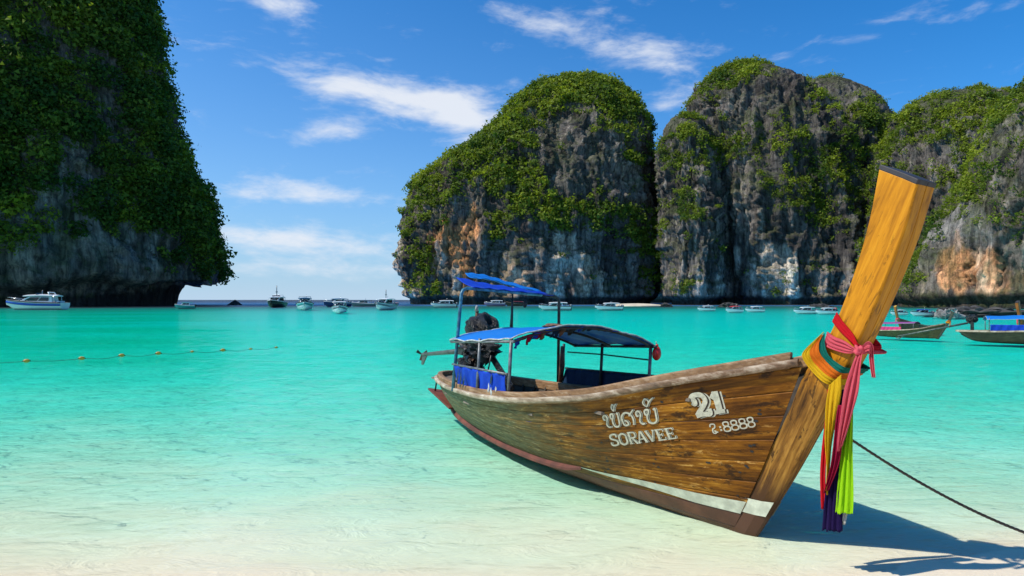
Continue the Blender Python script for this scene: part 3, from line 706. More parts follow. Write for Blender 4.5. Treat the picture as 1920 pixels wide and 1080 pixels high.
# ------------------------------------------------------------------ long-tail boats
#  long-tail hull lines: gunwale and lower edge, from stern to bow (along, half breadth, height) in metres
GUNWALE = np.array([(-6.65,0,.60),(-6.62,.22,.60),(-6.42,.43,.60),(-6.0,.60,.60),(-5.5,.735,.605),(-5.0,.84,.615),(-4.5,.925,.63),(-3.9,1.0,.657),
    (-3.3,1.05,.69),(-2.35,1.06,.775),(-1.65,.985,.88),(-1.2,.875,.965),(-.72,.69,1.105),(-.25,.495,1.24),(.14,.315,1.35),(.50,.115,1.455)])
BOTTOM = np.array([(-6.05,0,.20),(-6.02,.12,.18),(-5.95,.25,.15),(-5.72,.34,.11),(-5.3,.41,.06),(-4.85,.45,.03),(-4.4,.47,.01),(-3.85,.50,-.005),
    (-3.3,.52,-.015),(-2.45,.50,-.02),(-1.85,.435,-.01),(-1.45,.37,-.005),(-1.0,.285,0),(-.65,.205,0),(-.38,.135,0),(-.15,.07,.0)])
def spline(K, t):
    K = np.asarray(K, float); t = np.clip(np.asarray(t, float), 0, len(K)-1-1e-9)
    i = np.floor(t).astype(int); f = (t-i)[..., None]
    P = np.vstack([2*K[0]-K[1], K, 2*K[-1]-K[-2]])
    a, b, c, d = P[i], P[i+1], P[i+2], P[i+3]
    return .5*(2*b+(c-a)*f+(2*a-5*b+4*c-d)*f**2+(3*b-a-3*c+d)*f**3)
def hull_point(s, q):
    s, q = np.broadcast_arrays(np.asarray(s, float), np.asarray(q, float))
    g, b = spline(GUNWALE, s), spline(BOTTOM, s)
    c = .5*(g+b)
    c[..., 1] += .10*np.abs(g[..., 1]-b[..., 1])+.02*np.clip(15-s, 0, 1)*np.clip(s, 0, 1)
    c[..., 2] -= .10*(g[..., 2]-b[..., 2])
    q = q[..., None]
    return (1-q)**2*g+2*q*(1-q)*c+q**2*b
def hull_normal(s, q):
    e = .02
    a = hull_point(np.clip(s+e, 0, 15), q)-hull_point(np.clip(s-e, 0, 15), q)
    b = hull_point(s, q+e)-hull_point(s, q-e)
    n = np.cross(a, b); n /= np.linalg.norm(n, axis=-1, keepdims=True)+1e-9
    sg = np.sign(n[..., 1:2]); sg[sg == 0] = 1
    return n*sg
def boat_matrix(bow, heading, roll=3.5, scale=1.0, pitch=0.0):
    d = Vector((heading[0], heading[1], 0)).normalized(); z = Vector((0, 0, 1))
    port = z.cross(d)
    Mx = Matrix((d, port, z)).transposed()
    Mx = Mx @ Matrix.Rotation(R(-roll), 3, 'X') @ Matrix.Rotation(R(-pitch), 3, 'Y')
    return Matrix.Translation(bow) @ Mx.to_4x4() @ Matrix.Scale(scale, 4)
def loc(p): return (p[0], -p[1], p[2])                     # (along, to starboard, up) -> local axes
def curve3(K, n): return spline(np.array(K, float), np.linspace(0, len(K)-1, n))

def sheet(name, V, nr, nc, mat, parent, thick=0.0, uv=None, smooth=True, wrap=False):
    me = big_mesh(name, V, grid_faces(nr, nc, wrap), smooth)
    if uv is not None:
        ul = me.uv_layers.new(name='UVMap'); li = np.empty(len(me.loops), np.int32); me.loops.foreach_get('vertex_index', li)
        ul.data.foreach_set('uv', np.ascontiguousarray(uv[li], np.float32).ravel())
    o = link(name, me, mat, parent)
    if thick:
        md = o.modifiers.new('thickness', 'SOLIDIFY'); md.thickness = thick; md.offset = 0
    return o

def plank(name, q0, q1, side, mat, parent, s0=.0, s1=15.0, ns=64, proud=.0, gap=.0022, k=0):
    ss = np.linspace(s0, s1, ns)
    qs = [q0+gap, q0+gap, q0+gap+.006, (q0+q1)/2, q1-gap-.006, q1-gap, q1-gap]; dep = [-.022, 0, .0012, .0022, .0012, 0, -.022]
    rows = []
    uvs = []
    for q, dd in zip(qs, dep):
        qv = np.full(ns, q); p = hull_point(ss, qv); n = hull_normal(ss, qv)
        p = p+n*(dd+proud); p[:, 1] *= side; rows.append(p)
        uvs.append(np.stack([p[:, 0], np.full(ns, q*1.1+k*3.1)], 1))
    V = np.concatenate(rows); V[:, 1] *= -1
    return sheet(name, V, len(qs), ns, mat, parent, uv=np.concatenate(uvs))

def sweep(b, fn, ss, prof, closed=True):
    """sweep a profile (list of (out, up)) along the gunwale line on one side"""
    rings = []
    for s in ss:
        p, o = fn(s)
        rings.append([Vector(loc(p))+Vector((o[0]*a, -o[1]*a, c)) for a, c in prof])
    b.loft(rings, True, True, False)
def gunwale_fn(side):
    def fn(s):
        e = .03; p = spline(GUNWALE, np.array([s]))[0]
        t = (spline(GUNWALE, np.array([min(s+e, 15)]))-spline(GUNWALE, np.array([max(s-e, 0)])))[0]
        n = np.array((t[1], -t[0])); n /= np.linalg.norm(n)+1e-9
        if n[1] < 0 and s > .2: n = -n
        if s <= .2: n = np.array((-1.0, .05))
        return (p[0], p[1]*side, p[2]), (n[0], n[1]*side)
    return fn

STEM_FRONT = [(-.02, -.10), (.06, .02), (.165, .20), (.375, .572), (.650, 1.111), (.832, 1.455), (1.012, 1.851), (1.178, 2.292), (1.275, 2.647)]
STEM_BACK = [(-.24, -.10), (-.18, .0), (-.043, .265), (.178, .682), (.361, 1.046), (.489, 1.345), (.697, 1.674), (.847, 2.056), (.95, 2.422), (1.012, 2.789)]
def stem(parent, mat, mat_low, mat_cap):
    n = 40
    F_ = curve3([(a, 0, c) for a, c in STEM_FRONT], n); B_ = curve3([(a, 0, c) for a, c in STEM_BACK], n)
    def ring(i):
        w = F_[i, 2]
        hf = np.interp(w, [-.1, .3, 1.0, 1.5, 2.7], [.018, .03, .055, .088, .098]); hb = np.interp(w, [-.1, .5, 1.2, 1.6, 2.7], [.07, .085, .098, .095, .100])
        f, b = F_[i], B_[i]; m = f*.62+b*.38
        return [Vector((b[0], -hb, b[2])), Vector((m[0], -(hb*.6+hf*.4)-.004, m[2])), Vector((f[0]-.012, -hf, f[2])), Vector((f[0], -hf+.012, f[2])),
                Vector((f[0], -.004, f[2])), Vector((f[0]-.008, 0, f[2])), Vector((f[0], .004, f[2])),
                Vector((f[0], hf-.012, f[2])), Vector((f[0]-.012, hf, f[2])), Vector((m[0], hb*.6+hf*.4+.004, m[2])), Vector((b[0], hb, b[2]))]
    cut = 17
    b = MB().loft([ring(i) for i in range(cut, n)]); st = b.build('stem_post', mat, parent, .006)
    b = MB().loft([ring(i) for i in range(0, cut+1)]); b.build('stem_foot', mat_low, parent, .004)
    top = ring(n-1); d = Vector((.012, 0, .030))
    c = sum(top, Vector())/len(top)
    b = MB().loft([[c+(p-c)*1.03 for p in top], [c+(p-c)*1.03+d for p in top]]); b.build('stem_cap', mat_cap, st, .004)
    return st

def arch_roof(name, mat, parent, u0, u1, half, e0, e1, rise, hem_mat=None, thick=.006, wr=.012):
    nr, nc = 26, 41; V = []; uv = []
    g = np.random.default_rng(5)
    for i in range(nr):
        a = i/(nr-1); u = u0+(u1-u0)*a
        for k in range(nc):
            c = -1+2*k/(nc-1)
            z = e0+(e1-e0)*a+rise*(1-abs(c)**2.0)-.02*math.sin(a*math.pi*2)**2*(1-c*c)+wr*math.sin(7*a+5*c)*math.sin(3*c+2)+wr*.6*math.sin(23*a+11*c)
            V.append((u, -c*half, z)); uv.append((a*1.9, c))
    o = sheet(name, np.array(V), nr, nc, mat, parent, thick, np.array(uv))
    if hem_mat:
        G = np.array(V).reshape(nr, nc, 3)
        for nm, line in (('hem', G[0]), ('hem', G[-1]), ('hem', G[:, 0]), ('hem', G[:, -1])):
            MB().tube([Vector(p)+Vector((0, 0, random.uniform(-.004, .004))) for p in line], .009, 6).build(nm, hem_mat, o)
    return o

# ================================================================== the hero boat
HERO = boat_matrix(Vector((1.987, 5.24, 0)), (.45, -.893))
boat = empty('longtail_boat', mat4=HERO)
tag(boat, 'large weathered wooden longtail boat with tall yellow stem beached in the foreground', 'longtail boat', 'wooden longtail boats')
hull = MB()
# inner skin
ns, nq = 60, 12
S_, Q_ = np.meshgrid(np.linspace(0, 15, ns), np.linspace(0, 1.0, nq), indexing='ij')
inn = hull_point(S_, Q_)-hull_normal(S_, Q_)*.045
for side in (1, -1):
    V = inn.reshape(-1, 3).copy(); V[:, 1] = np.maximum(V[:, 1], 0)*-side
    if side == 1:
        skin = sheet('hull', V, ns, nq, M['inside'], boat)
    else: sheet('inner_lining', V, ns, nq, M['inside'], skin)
SEAMS = [.035, .15, .27, .40, .53, .66, .775, .885, 1.0]
for side in (1, -1):
    for k in range(len(SEAMS)-1):
        mt = M['hull'] if k < 7 else M['boot']
        plank('plank', SEAMS[k], SEAMS[k+1], side, mt, skin, s1=15.0 if k < 7 else 15.0, k=k+(10 if side < 0 else 0), ns=72)
# bottom from the lower edge to the keel
ss = np.linspace(0, 15, 60); lo_ = spline(BOTTOM, ss); kl = lo_.copy(); kl[:, 1] = 0; kl[:, 2] -= np.interp(ss, [0, 3, 15], [.02, .10, .06])
md_ = (lo_+kl)/2; md_[:, 1] = lo_[:, 1]*.75; md_[:, 2] = lo_[:, 2]-np.interp(ss, [0, 3, 15], [.01, .06, .045])
V = np.concatenate([np.stack([p[:, 0], -sg*p[:, 1], p[:, 2]], 1) for sg, p in ((1, lo_), (1, md_), (1, kl), (-1, md_), (-1, lo_))])
sheet('bottom', V, 5, 60, M['boot'], skin)
# painted stripe at the forefoot, red spray rail further aft
for side in (1, -1):
    ns = 50; st_ = np.linspace(10.15, 14.98, ns); rows = []
    for fr_ in (0, .33, .66, 1):
        q = np.interp(st_, [10.2, 11.9, 13.4, 15], [.778, .775, .795, .80])+fr_*np.interp(st_, [10.15, 11.9, 13.4, 15], [.008, .06, .085, .09])
        p = hull_point(st_, q)+hull_normal(st_, q)*.0065; p[:, 1] *= -side; rows.append(p)
    sheet('painted_stripe', np.concatenate(rows), 4, ns, M['stripe'], skin)
    b = MB(); rings = []
    for s in np.linspace(2.2, 10.15, 40):
        q = float(np.interp(s, [2, 4, 6, 8.75, 10.15], [.84, .90, .915, .84, .79])); p = hull_point(s, q); n = hull_normal(s, q); o = .055*float(np.clip((10.25-s)*2, .15, 1))
        rings.append([Vector(loc((a[0], a[1]*side, a[2]))) for a in (p-n*.01+np.array((0, 0, .016)), p+n*o+np.array((0, 0, .014)), p+n*o+np.array((0, 0, -.018)), p-n*.01+np.array((0, 0, -.028)))])
    b.loft(rings); b.build('spray_rail', M['red_rail'], boat, .004)
    b = MB(); sweep(b, gunwale_fn(side), np.linspace(.0, 14.9, 90), [(-.012, -.050), (-.012, .012), (.030, .008), (.038, -.008), (.035, -.038), (.022, -.050)])
    b.build('rub_rail', M['rail'], boat, .008)
    b = MB(); sweep(b, gunwale_fn(side), np.linspace(.0, 14.75, 90), [(-.014, -.06), (-.014, .060), (-.030, .070), (-.092, .066), (-.100, .050), (-.096, -.06)])
    b.build('gunwale_cap', M['cap'], boat, .006)
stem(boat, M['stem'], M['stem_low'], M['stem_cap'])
# stripe carried round the stem foot
b = MB()
def on_stem(w, f, off):
    a = np.interp(w, [c for _, c in STEM_BACK], [x for x, _ in STEM_BACK]); e = np.interp(w, [c for _, c in STEM_FRONT], [x for x, _ in STEM_FRONT])
    hf = np.interp(w, [-.1, .3, 1.0, 1.5, 2.7], [.018, .03, .055, .088, .098]); hb = np.interp(w, [-.1, .5, 1.2, 1.6, 2.7], [.07, .085, .098, .095, .100])
    return (a+(e-a)*f, hb+(hf-hb)*f+off, w)
for sg in (1, -1):
    P_ = [on_stem(.275, 0, .008), on_stem(.285, .6, .014), on_stem(.30, .97, .012), on_stem(.165, .97, .012), on_stem(.155, .6, .014), on_stem(.15, 0, .008)]
    b.add([loc((p[0], sg*p[1], p[2])) for p in P_], [(0, 1, 4, 5), (1, 2, 3, 4)] if sg > 0 else [(5, 4, 1, 0), (4, 3, 2, 1)])
b.build('stem_stripe', M['stripe'], boat)
# breast hook behind the stem and inside details
MB().hexa([loc(p) for p in [(.28, -.16, 1.32), (.62, -.07, 1.44), (.62, .07, 1.44), (.28, .16, 1.32), (.28, -.16, 1.42), (.64, -.07, 1.53), (.64, .07, 1.53), (.28, .16, 1.42)]]).build('breast_hook', M['cap'], boat, .01)
nb_ = 8
for k in range(nb_):
    y = -.42+k*.12
    MB().box((-3.3, y, .13), (3.6, .112, .022)).build('floor_board', M['deck'], boat, .003)
for u in (-5.2, -4.0, -2.2, -1.2, -.4):
    s = float(np.interp(u, GUNWALE[:, 0], np.arange(16))); hb = float(np.interp(s, np.arange(16), GUNWALE[:, 1]))-.07; zz = float(np.interp(s, np.arange(16), GUNWALE[:, 2]))-.16
    MB().box((u, 0, zz), (.20, 2*hb, .03)).build('thwart', M['deck'], boat, .004)
for s in np.arange(2.5, 14, .55):
    for side in (1, -1):
        pts = [hull_point(s, q)-hull_normal(s, q)*.06 for q in np.linspace(.02, .98, 8)]
        MB().tube([loc((p[0], max(p[1], .02)*side, p[2])) for p in pts], .022, 5).build('rib', M['inside'], boat)
for k in range(6):
    v0, v1 = -.62+k*.205, -.62+k*.205+.195
    pts = []
    for v in (v0, v1):
        um = -6.58+.9*abs(v)**2
        pts.append((um, v))
    MB().hexa([loc(p) for p in [(pts[0][0], pts[0][1], .565), (-5.75, v0, .565), (-5.75, v1, .565), (pts[1][0], pts[1][1], .565), (pts[0][0], pts[0][1], .59), (-5.75, v0, .59), (-5.75, v1, .59), (pts[1][0], pts[1][1], .59)]]).build('stern_deck_board', M['deck'], boat, .003)
# stern step with its stay
b = MB().loft([[Vector(loc(p)) for p in r_] for r_ in ([(-6.62, .52, .335), (-5.5, .56, .17), (-5.5, .36, .17), (-6.35, .10, .31)], [(-6.62, .52, .365), (-5.5, .56, .20), (-5.5, .36, .20), (-6.35, .10, .34)])])
b.build('stern_step', M['red_rail'], boat, .006)
MB().tube([loc((-6.42, .46, .34)), loc((-6.36, .46, .58))], .014, 6).build('step_stay', M['dark_pipe'], boat)

# ---- canopy with its posts
canopy = arch_roof('canopy', M['tarp'], boat, -4.45, -2.60, 1.02, 1.285, 1.395, .20, M['tarp_hem'])
for u, v, z0, z1, mt in [(-3.48, 1.0, .68, 1.36, 'steel'), (-2.62, 1.0, .74, 1.41, 'steel'), (-4.72, -.98, .60, 1.28, 'dark_pipe'), (-3.72, -1.0, .66, 1.34, 'dark_pipe'), (-2.66, -1.0, .74, 1.39, 'steel')]:
    MB().tube([loc((u, v, z0)), loc((u, v, z1))], .021, 8).build('canopy_post', M[mt], boat)
for u in (-4.4, -3.5, -2.62):
    e = np.interp(u, [-4.45, -2.6], [1.285, 1.395])-.028
    MB().tube([loc((u, c*1.0, e+.20*(1-c*c))) for c in np.linspace(-1, 1, 15)], .017, 7).build('canopy_hoop', M['dark_pipe'], boat)
for v in (1.0, -1.0):
    MB().tube([loc((-4.45, v, 1.262)), loc((-2.55, v, 1.375))], .018, 7).build('eave_pipe', M['steel' if v > 0 else 'dark_pipe'], boat)
# torn cloth hanging under the front edge
for k in range(30):
    c = .93-k*.047+random.uniform(-.015, .015); zt = 1.385+.20*(1-c*c); ln = random.uniform(.015, .10)*(1.3 if k < 16 else .7); wd_ = random.uniform(.018, .05)
    V = []; n_ = 5
    for i in range(n_):
        for j in (-1, 1):
            V.append(loc((-2.60-.02*i+random.uniform(-.012, .012), c+j*wd_*(1-.75*i/n_)+random.uniform(-.012, .012), zt-.008-ln*i/(n_-1))))
    sheet('torn_fringe', np.array(V), n_, 2, M[random.choice(['tarp_deep', 'tarp_dark', 'tarp_dark', 'black_sheet', 'black_sheet', 'rust', 'cloth_crimson'])], canopy, .003, np.array([(i*.1, j) for i in range(n_) for j in (0, 1)], float))
MB().add(*lump((-3.15, -.12, 1.565), (.24, .12, .028), 44, 3, .3, 2)).build('cloth_bundle', M['rust'], canopy)
MB().tube([loc((-4.6, -.98, 1.16)), loc((-3.72, -1.0, 1.19)), loc((-2.66, -1.0, 1.20))], .010, 6).build('guy_line', M['rope'], boat)
for v, z in ((-.95, .0), (-.92, .01)):
    MB().tube([loc((-4.68, v, 1.24)), loc((-4.62, v+.03, .95)), loc((-4.70, v, .62))], [.02, .03, .018], 6).build('furled_cloth', M['rust'], boat)

def side_panel(name, mat, pts_top, pts_bot, parent, ragged, seed):
    g = np.random.default_rng(seed); nc, nr = 41, 9
    T = curve3(pts_top, nc); Bm_ = curve3(pts_bot, nc); V = []; uv = []
    drop = np.abs(np.sin(np.arange(nc)*.9))*ragged*g.uniform(.3, 1.2, nc)
    for i in range(nr):
        a = i/(nr-1)
        for k in range(nc):
            p = (T[k]-np.array((0, 0, drop[k])))*(1-a)+Bm_[k]*a
            V.append(loc((p[0], p[1]+.014*math.sin(k*.8+3*a)+.008*math.sin(k*2.1), p[2]))); uv.append((k*.05, a))
    return sheet(name, np.array(V), nr, nc, mat, parent, .004, np.array(uv))
near_panel = side_panel('side_panel', M['tarp_deep'], [(-4.28, 1.0, .965), (-3.45, 1.02, .985), (-2.66, 1.02, 1.005)], [(-4.28, .90, .63), (-3.45, .98, .70), (-2.66, 1.0, .78)], boat, .022, 3)
# bare patches torn in the blue cloth, showing the white backing
for cx_, cz_, sz in ((-3.05, .80, .055), (-2.98, .77, .04), (-2.85, .815, .032)):
    pts = [(cx_+sz*math.cos(a)*random.uniform(.3, .9), 1.052-(cx_+2.66)*-.012, cz_+sz*math.sin(a)*random.uniform(.6, 1.5)) for a in np.linspace(0, 2*math.pi, 11)[:-1]]
    V = [loc(p) for p in pts]+[loc((cx_, 1.052, cz_))]
    MB().add(V, [(i, (i+1) % 10, 10) for i in range(10)]).build('bare_patch', M['tarp_hem'], near_panel)
for cx_, z0, z1 in ((-4.13, .74, .93), (-4.02, .70, .95), (-3.90, .72, .88), (-3.02, .86, .99)):
    pts = [(cx_-.022, .0, z0), (cx_+.01, 0, z0-.02), (cx_+.028, 0, (z0+z1)/2), (cx_+.005, 0, z1), (cx_-.012, 0, (z0+z1)/2)]
    vv = np.interp(cx_, [-4.28, -2.66], [1.00, 1.05])
    MB().add([loc((p[0], vv, p[2])) for p in pts], [(0, 1, 2, 3, 4)]).build('tear', M['black_sheet'], near_panel)
MB().tube([loc((-4.35, 1.0, .965)), loc((-2.62, 1.03, 1.008))], .014, 7).build('panel_rail', M['steel'], boat)
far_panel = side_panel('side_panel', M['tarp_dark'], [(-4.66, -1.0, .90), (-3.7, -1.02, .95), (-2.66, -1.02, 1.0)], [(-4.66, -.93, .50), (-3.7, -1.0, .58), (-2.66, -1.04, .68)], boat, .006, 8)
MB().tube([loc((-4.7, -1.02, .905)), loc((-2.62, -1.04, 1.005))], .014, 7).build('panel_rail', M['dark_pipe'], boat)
MB().add(*lump((-2.25, -.78, .60), (.30, .14, .12), 31, 3, .25, 1.6)).build('folded_tarp', M['tarp_deep'], boat)
# ---- tall pipe arch with the torn sun sail
A0, A1 = np.array((-4.33, .98, .60)), np.array((-4.83, -.98, .56)); T0, T1 = np.array((-4.42, .90, 1.93)), np.array((-4.80, -.90, 1.93))
pts = [A0, T0*.9+A0*.1, T0, T0+np.array((-.02, -.03, .055)), T0+np.array((-.04, -.10, .085)), T0*.8+T1*.2+np.array((0, 0, .085)), T0*.5+T1*.5+np.array((0, 0, .08)), T0*.2+T1*.8+np.array((0, 0, .08)), T1+np.array((.02, .10, .075)), T1+np.array((.01, .03, .05)), T1, A1]
MB().tube([loc(p) for p in pts[:8]], .024, 9).build('arch_pipe', M['blue_pipe'], boat)
MB().tube([loc(p) for p in pts[7:]], .024, 9).build('arch_pipe', M['dark_pipe'], boat)
E0 = [(-4.42, .72, 2.03), (-4.5, .35, 2.035), (-4.6, -.15, 2.03), (-4.72, -.75, 2.02)]
E1 = [(-4.95, .78, 2.19), (-4.92, .32, 2.13), (-4.90, -.15, 2.10), (-4.88, -.72, 2.05)]
E2 = [(-5.05, .48, 2.20), (-5.12, .15, 2.205), (-5.05, -.22, 2.13), (-4.92, -.68, 2.06)]
E3 = [(-5.30, .50, 2.29), (-5.36, .15, 2.285), (-5.24, -.22, 2.20), (-5.0, -.68, 2.09)]
for nm, a_, b_, mt in (('sun_sail', E0, E1, 'tarp_deep'), ('sun_sail', E2, E3, 'tarp')):
    A_ = curve3(a_, 25); B2 = curve3(b_, 25); V = []; uv = []
    for i in range(7):
        f = i/6
        for k in range(25):
            p = A_[k]*(1-f)+B2[k]*f; V.append(loc((p[0], p[1], p[2]-.03*math.sin(f*math.pi)+.008*math.sin(k*1.3+4*f)))); uv.append((k*.08, f))
    sheet(nm, np.array(V), 7, 25, M[mt], boat, .005, np.array(uv))
MB().tube([loc((-4.66, -.02, 1.45)), loc((-4.66, -.02, 1.62)), loc((-4.64, 0, 2.02))], [.028, .022, .012], 7).build('centre_pole', M['dark_pipe'], boat)
MB().add(*lump((-4.75, .28, 1.86), (.035, .035, .06), 3, 2, .1, 1)).build('hanging_lamp', M['black'], boat)
# ---- engine under black plastic, on its pivot, with the long tail shaft
eng = empty('engine'); eng.parent = boat
V, F = lump((-5.62, -.0, 1.42), (.36, .26, .23), 12, 6, .30, 2.6); MB().add(V, F).build('plastic_cover', M['black_sheet'], eng)
V, F = lump((-5.55, -.02, 1.13), (.40, .22, .17), 17, 6, .40, 3.0); MB().add(V, F).build('plastic_cover', M['black_sheet'], eng)
V, F = lump((-6.05, .0, 1.10), (.20, .16, .17), 9, 5, .4, 3.0); MB().add(V, F).build('gearbox', M['grease'], eng)
b = MB().box((-5.95, 0, .80), (.14, .14, .42)); b.box((-5.95, 0, .60), (.30, .34, .05)); b.build('pivot_post', M['grease'], eng, .01)
V, F = lump((-6.0, .02, .86), (.22, .18, .17), 29, 5, .5, 3.2); MB().add(V, F).build('oily_rags', M['black_sheet'], eng)
MB().tube([loc((-6.15, 0, 1.05)), loc((-7.2, 0, .94)), loc((-8.5, 0, .80))], [.05, .042, .034], 8).build('tail_shaft', M['shaft'], eng)
b = MB().box((-6.45, 0, 1.01), (.22, .10, .12)); b.build('shaft_bearing', M['grease'], eng, .015)
sk = MB(); sk.hexa([(-8.50, -.012, .80), (-8.18, -.012, .84), (-8.44, -.012, .60), (-8.52, -.012, .60), (-8.50, .012, .80), (-8.18, .012, .84), (-8.44, .012, .60), (-8.52, .012, .60)]); sk.build('skeg', M['shaft'], eng, .004)
for k in range(3):
    a = k*2.094+.5; c = Vector((-8.56, 0, .80)); r1 = Vector((0, math.cos(a), math.sin(a))); tn = Vector((.5, -math.sin(a), math.cos(a))).normalized()
    MB().hexa([c-tn*.012, c+r1*.12-tn*.04, c+r1*.13+tn*.04, c+tn*.012]+[c-tn*.012+Vector((.008, 0, 0)), c+r1*.12-tn*.04+Vector((.008, 0, 0)), c+r1*.13+tn*.04+Vector((.008, 0, 0)), c+tn*.012+Vector((.008, 0, 0))]).build('propeller_blade', M['rust'], eng)
MB().tube([(-5.3, .05, .98), (-4.75, .02, .72), (-4.5, 0, .62)], .05, 7).build('tiller_arm', M['black_sheet'], eng)
MB().tube([(-5.05, -.1, 1.05), (-5.12, -.12, .72)], .012, 5).build('support_rod', M['grease'], eng)
MB().tube([(-5.93, 0, 1.46), (-5.92, .01, 1.72)], [.025, .03], 7).build('exhaust_pipe', M['rust'], eng)
MB().tube([(-5.92, .0, 1.72), (-5.88, -.02, 1.80)], [.035, .02], 7).build('exhaust_cap', M['tarp_hem'], eng)
for k in range(26):
    x, y, z = -5.95+random.uniform(-.2, .3), random.uniform(-.22, .22), random.uniform(.75, 1.25)
    V = [Vector((x+random.uniform(-.07, .07), y+random.uniform(-.07, .07), z+random.uniform(-.13, .05))) for _ in range(4)]
    MB().add(V, [(0, 1, 2, 3)]).build('plastic_scrap', M[random.choice(['black_sheet', 'black_sheet', 'grease', 'rust', 'tarp_hem'])], eng)
for k in range(3):
    s = (.2, .9, 1.6)[k]
    MB().tube([(-6.5+k*.1, .25-k*.25, .63), (-6.25+k*.06, .15-k*.12, .95)], .012, 5).build('engine_stay', M['dark_pipe'], eng)

# ---- painted name, number and registration on the starboard bow
def stroke_mesh(strokes, corners, lift, mat, name, parent, width, dx=0.0, dy=0.0):
    """strokes: polylines in a unit box; corners: hull (s, q) of lower left, lower right, upper right, upper left"""
    C4 = np.array(corners); V = []; F = []
    def put(x, y, k):
        x += dx; y += dy
        sq = C4[0]*(1-x)*(1-y)+C4[1]*x*(1-y)+C4[2]*x*y+C4[3]*(1-x)*y
        p = hull_point(sq[0], sq[1])+hull_normal(np.array(sq[0]), np.array(sq[1]))*(lift+.00025*k); return loc(p)
    for k, (pts, wd, sm, ar) in enumerate(strokes):
        pts = np.array(pts, float)
        if sm: pts = spline(pts, np.linspace(0, len(pts)-1, (len(pts)-1)*6+1))
        else: pts = np.concatenate([np.linspace(a, b_, 5)[:-1] for a, b_ in zip(pts[:-1], pts[1:])]+[pts[-1:]])
        tg = np.gradient(pts, axis=0); tg[:, 1] /= ar; tg /= np.linalg.norm(tg, axis=1, keepdims=True)+1e-9   # ar = height unit / width unit
        nm = np.stack([-tg[:, 1], tg[:, 0]*ar], 1)
        ww = wd*width*.5
        o = len(V)
        for p, n in zip(pts, nm):
            V += [put(p[0]+n[0]*ww, p[1]+n[1]*ww, k), put(p[0]-n[0]*ww, p[1]-n[1]*ww, k)]
        for i in range(len(pts)-1): F.append((o+2*i, o+2*i+1, o+2*i+3, o+2*i+2))
    return MB().add(V, F).build(name, mat, parent)
GL = {
 'S': [([(.88, .72), (.84, .93), (.5, 1.0), (.14, .88), (.16, .64), (.5, .52), (.86, .38), (.88, .12), (.5, 0), (.14, .08), (.10, .30)], 1, True)],
 'O': [([(.5, 1), (.12, .82), (.08, .5), (.12, .18), (.5, 0), (.88, .18), (.92, .5), (.88, .82), (.5, 1)], 1, True)],
 'R': [([(.2, 0), (.2, 1)], 1.1, False), ([(.05, 1), (.5, 1.0), (.86, .93), (.86, .60), (.5, .52), (.2, .52)], .9, True), ([(.5, .5), (.88, .02), (1.0, .02)], 1.05, False), ([(.03, .02), (.4, .02)], .6, False)],
 'A': [([(.02, 0), (.44, 1), (.56, 1)], .75, False), ([(.54, 1), (.92, 0)], 1.25, False), ([(.2, .33), (.75, .33)], .6, False), ([(-.06, .02), (.2, .02)], .6, False), ([(.74, .02), (1.06, .02)], .6, False)],
 'V': [([(.08, 1), (.50, 0)], 1.25, False), ([(.50, .02), (.94, 1)], .75, False), ([(-.06, .98), (.28, .98)], .6, False), ([(.76, .98), (1.06, .98)], .6, False)],
 'E': [([(.22, 0), (.22, 1)], 1.2, False), ([(.05, .97), (.9, .97)], .75, False), ([(.2, .5), (.68, .5)], .75, False), ([(.05, .03), (.95, .03)], .75, False), ([(.9, .99), (.9, .76)], .5, False), ([(.93, .0), (.93, .26)], .5, False), ([(.68, .64), (.68, .36)], .45, False)],
 '2': [([(.10, .70), (.24, .62), (.26, .80), (.12, .84), (.30, 1.0), (.72, .98), (.88, .72), (.70, .48), (.36, .24), (.14, .06)], 1.0, True), ([(.08, .07), (.5, .10), (.93, .06), (.96, .30)], 1.0, True)],
 '1': [([(.52, 0), (.52, 1)], 1.35, False), ([(.14, .70), (.50, .96)], .9, False), ([(.12, .05), (.92, .05)], .8, False)],
 '8': [([(.5, 1), (.16, .90), (.18, .62), (.5, .53), (.82, .62), (.84, .90), (.5, 1)], 1, True), ([(.5, .53), (.10, .40), (.10, .10), (.5, 0), (.90, .10), (.90, .40), (.5, .53)], 1, True)],
 ':': [([(.3, .62), (.7, .66)], 1.3, False), ([(.3, .16), (.7, .20)], 1.3, False)],
 'z': [([(.10, .72), (.30, .98), (.78, .92), (.70, .60), (.36, .46), (.28, .10), (.62, .02), (.66, .30)], .95, True), ([(.50, .30), (.70, .12), (.96, .10)], .95, True)],
 'kho': [([(.30, .62), (.10, .62), (.06, .86), (.34, .94), (.52, .72), (.42, .46), (.36, .20), (.60, .02), (.84, .06)], 1.0, True)],
 'yo': [([(.34, .58), (.10, .66), (.10, .92), (.36, .94), (.36, .72), (.22, .50), (.30, .12), (.62, .0), (.90, .14), (.92, .52), (.88, .96), (.74, .90)], 1.0, True)],
 'so': [([(.26, .40), (.44, .30), (.50, .10), (.24, .04), (.10, .30), (.10, .72), (.40, .92), (.78, .74), (.92, .40), (.90, .02)], 1.0, True), ([(.62, .66), (.80, .84), (1.02, 1.06)], .85, True)],
 'mark': [([(.30, .10), (.10, .50), (.30, .92), (.55, .60), (.42, .12), (.30, .10)], .8, True), ([(.48, .30), (.72, .74), (.98, .96)], .7, True)],
}
def line(text, boxes, ar):
    """place glyphs in a line: boxes of (x0, x1, y0, y1) in the unit box of the line"""
    out = []
    for ch, (x0, x1, y0, y1) in zip(text, boxes):
        for pts, wd, sm in GL[ch]:
            out.append(([(x0+(x1-x0)*a, y0+(y1-y0)*c) for a, c in pts], wd, sm, ar))
    return out
def even(n, gap=.18):
    w_ = 1/n; return [(i*w_+w_*gap*.5, (i+1)*w_-w_*gap*.5, .03, .97) for i in range(n)]
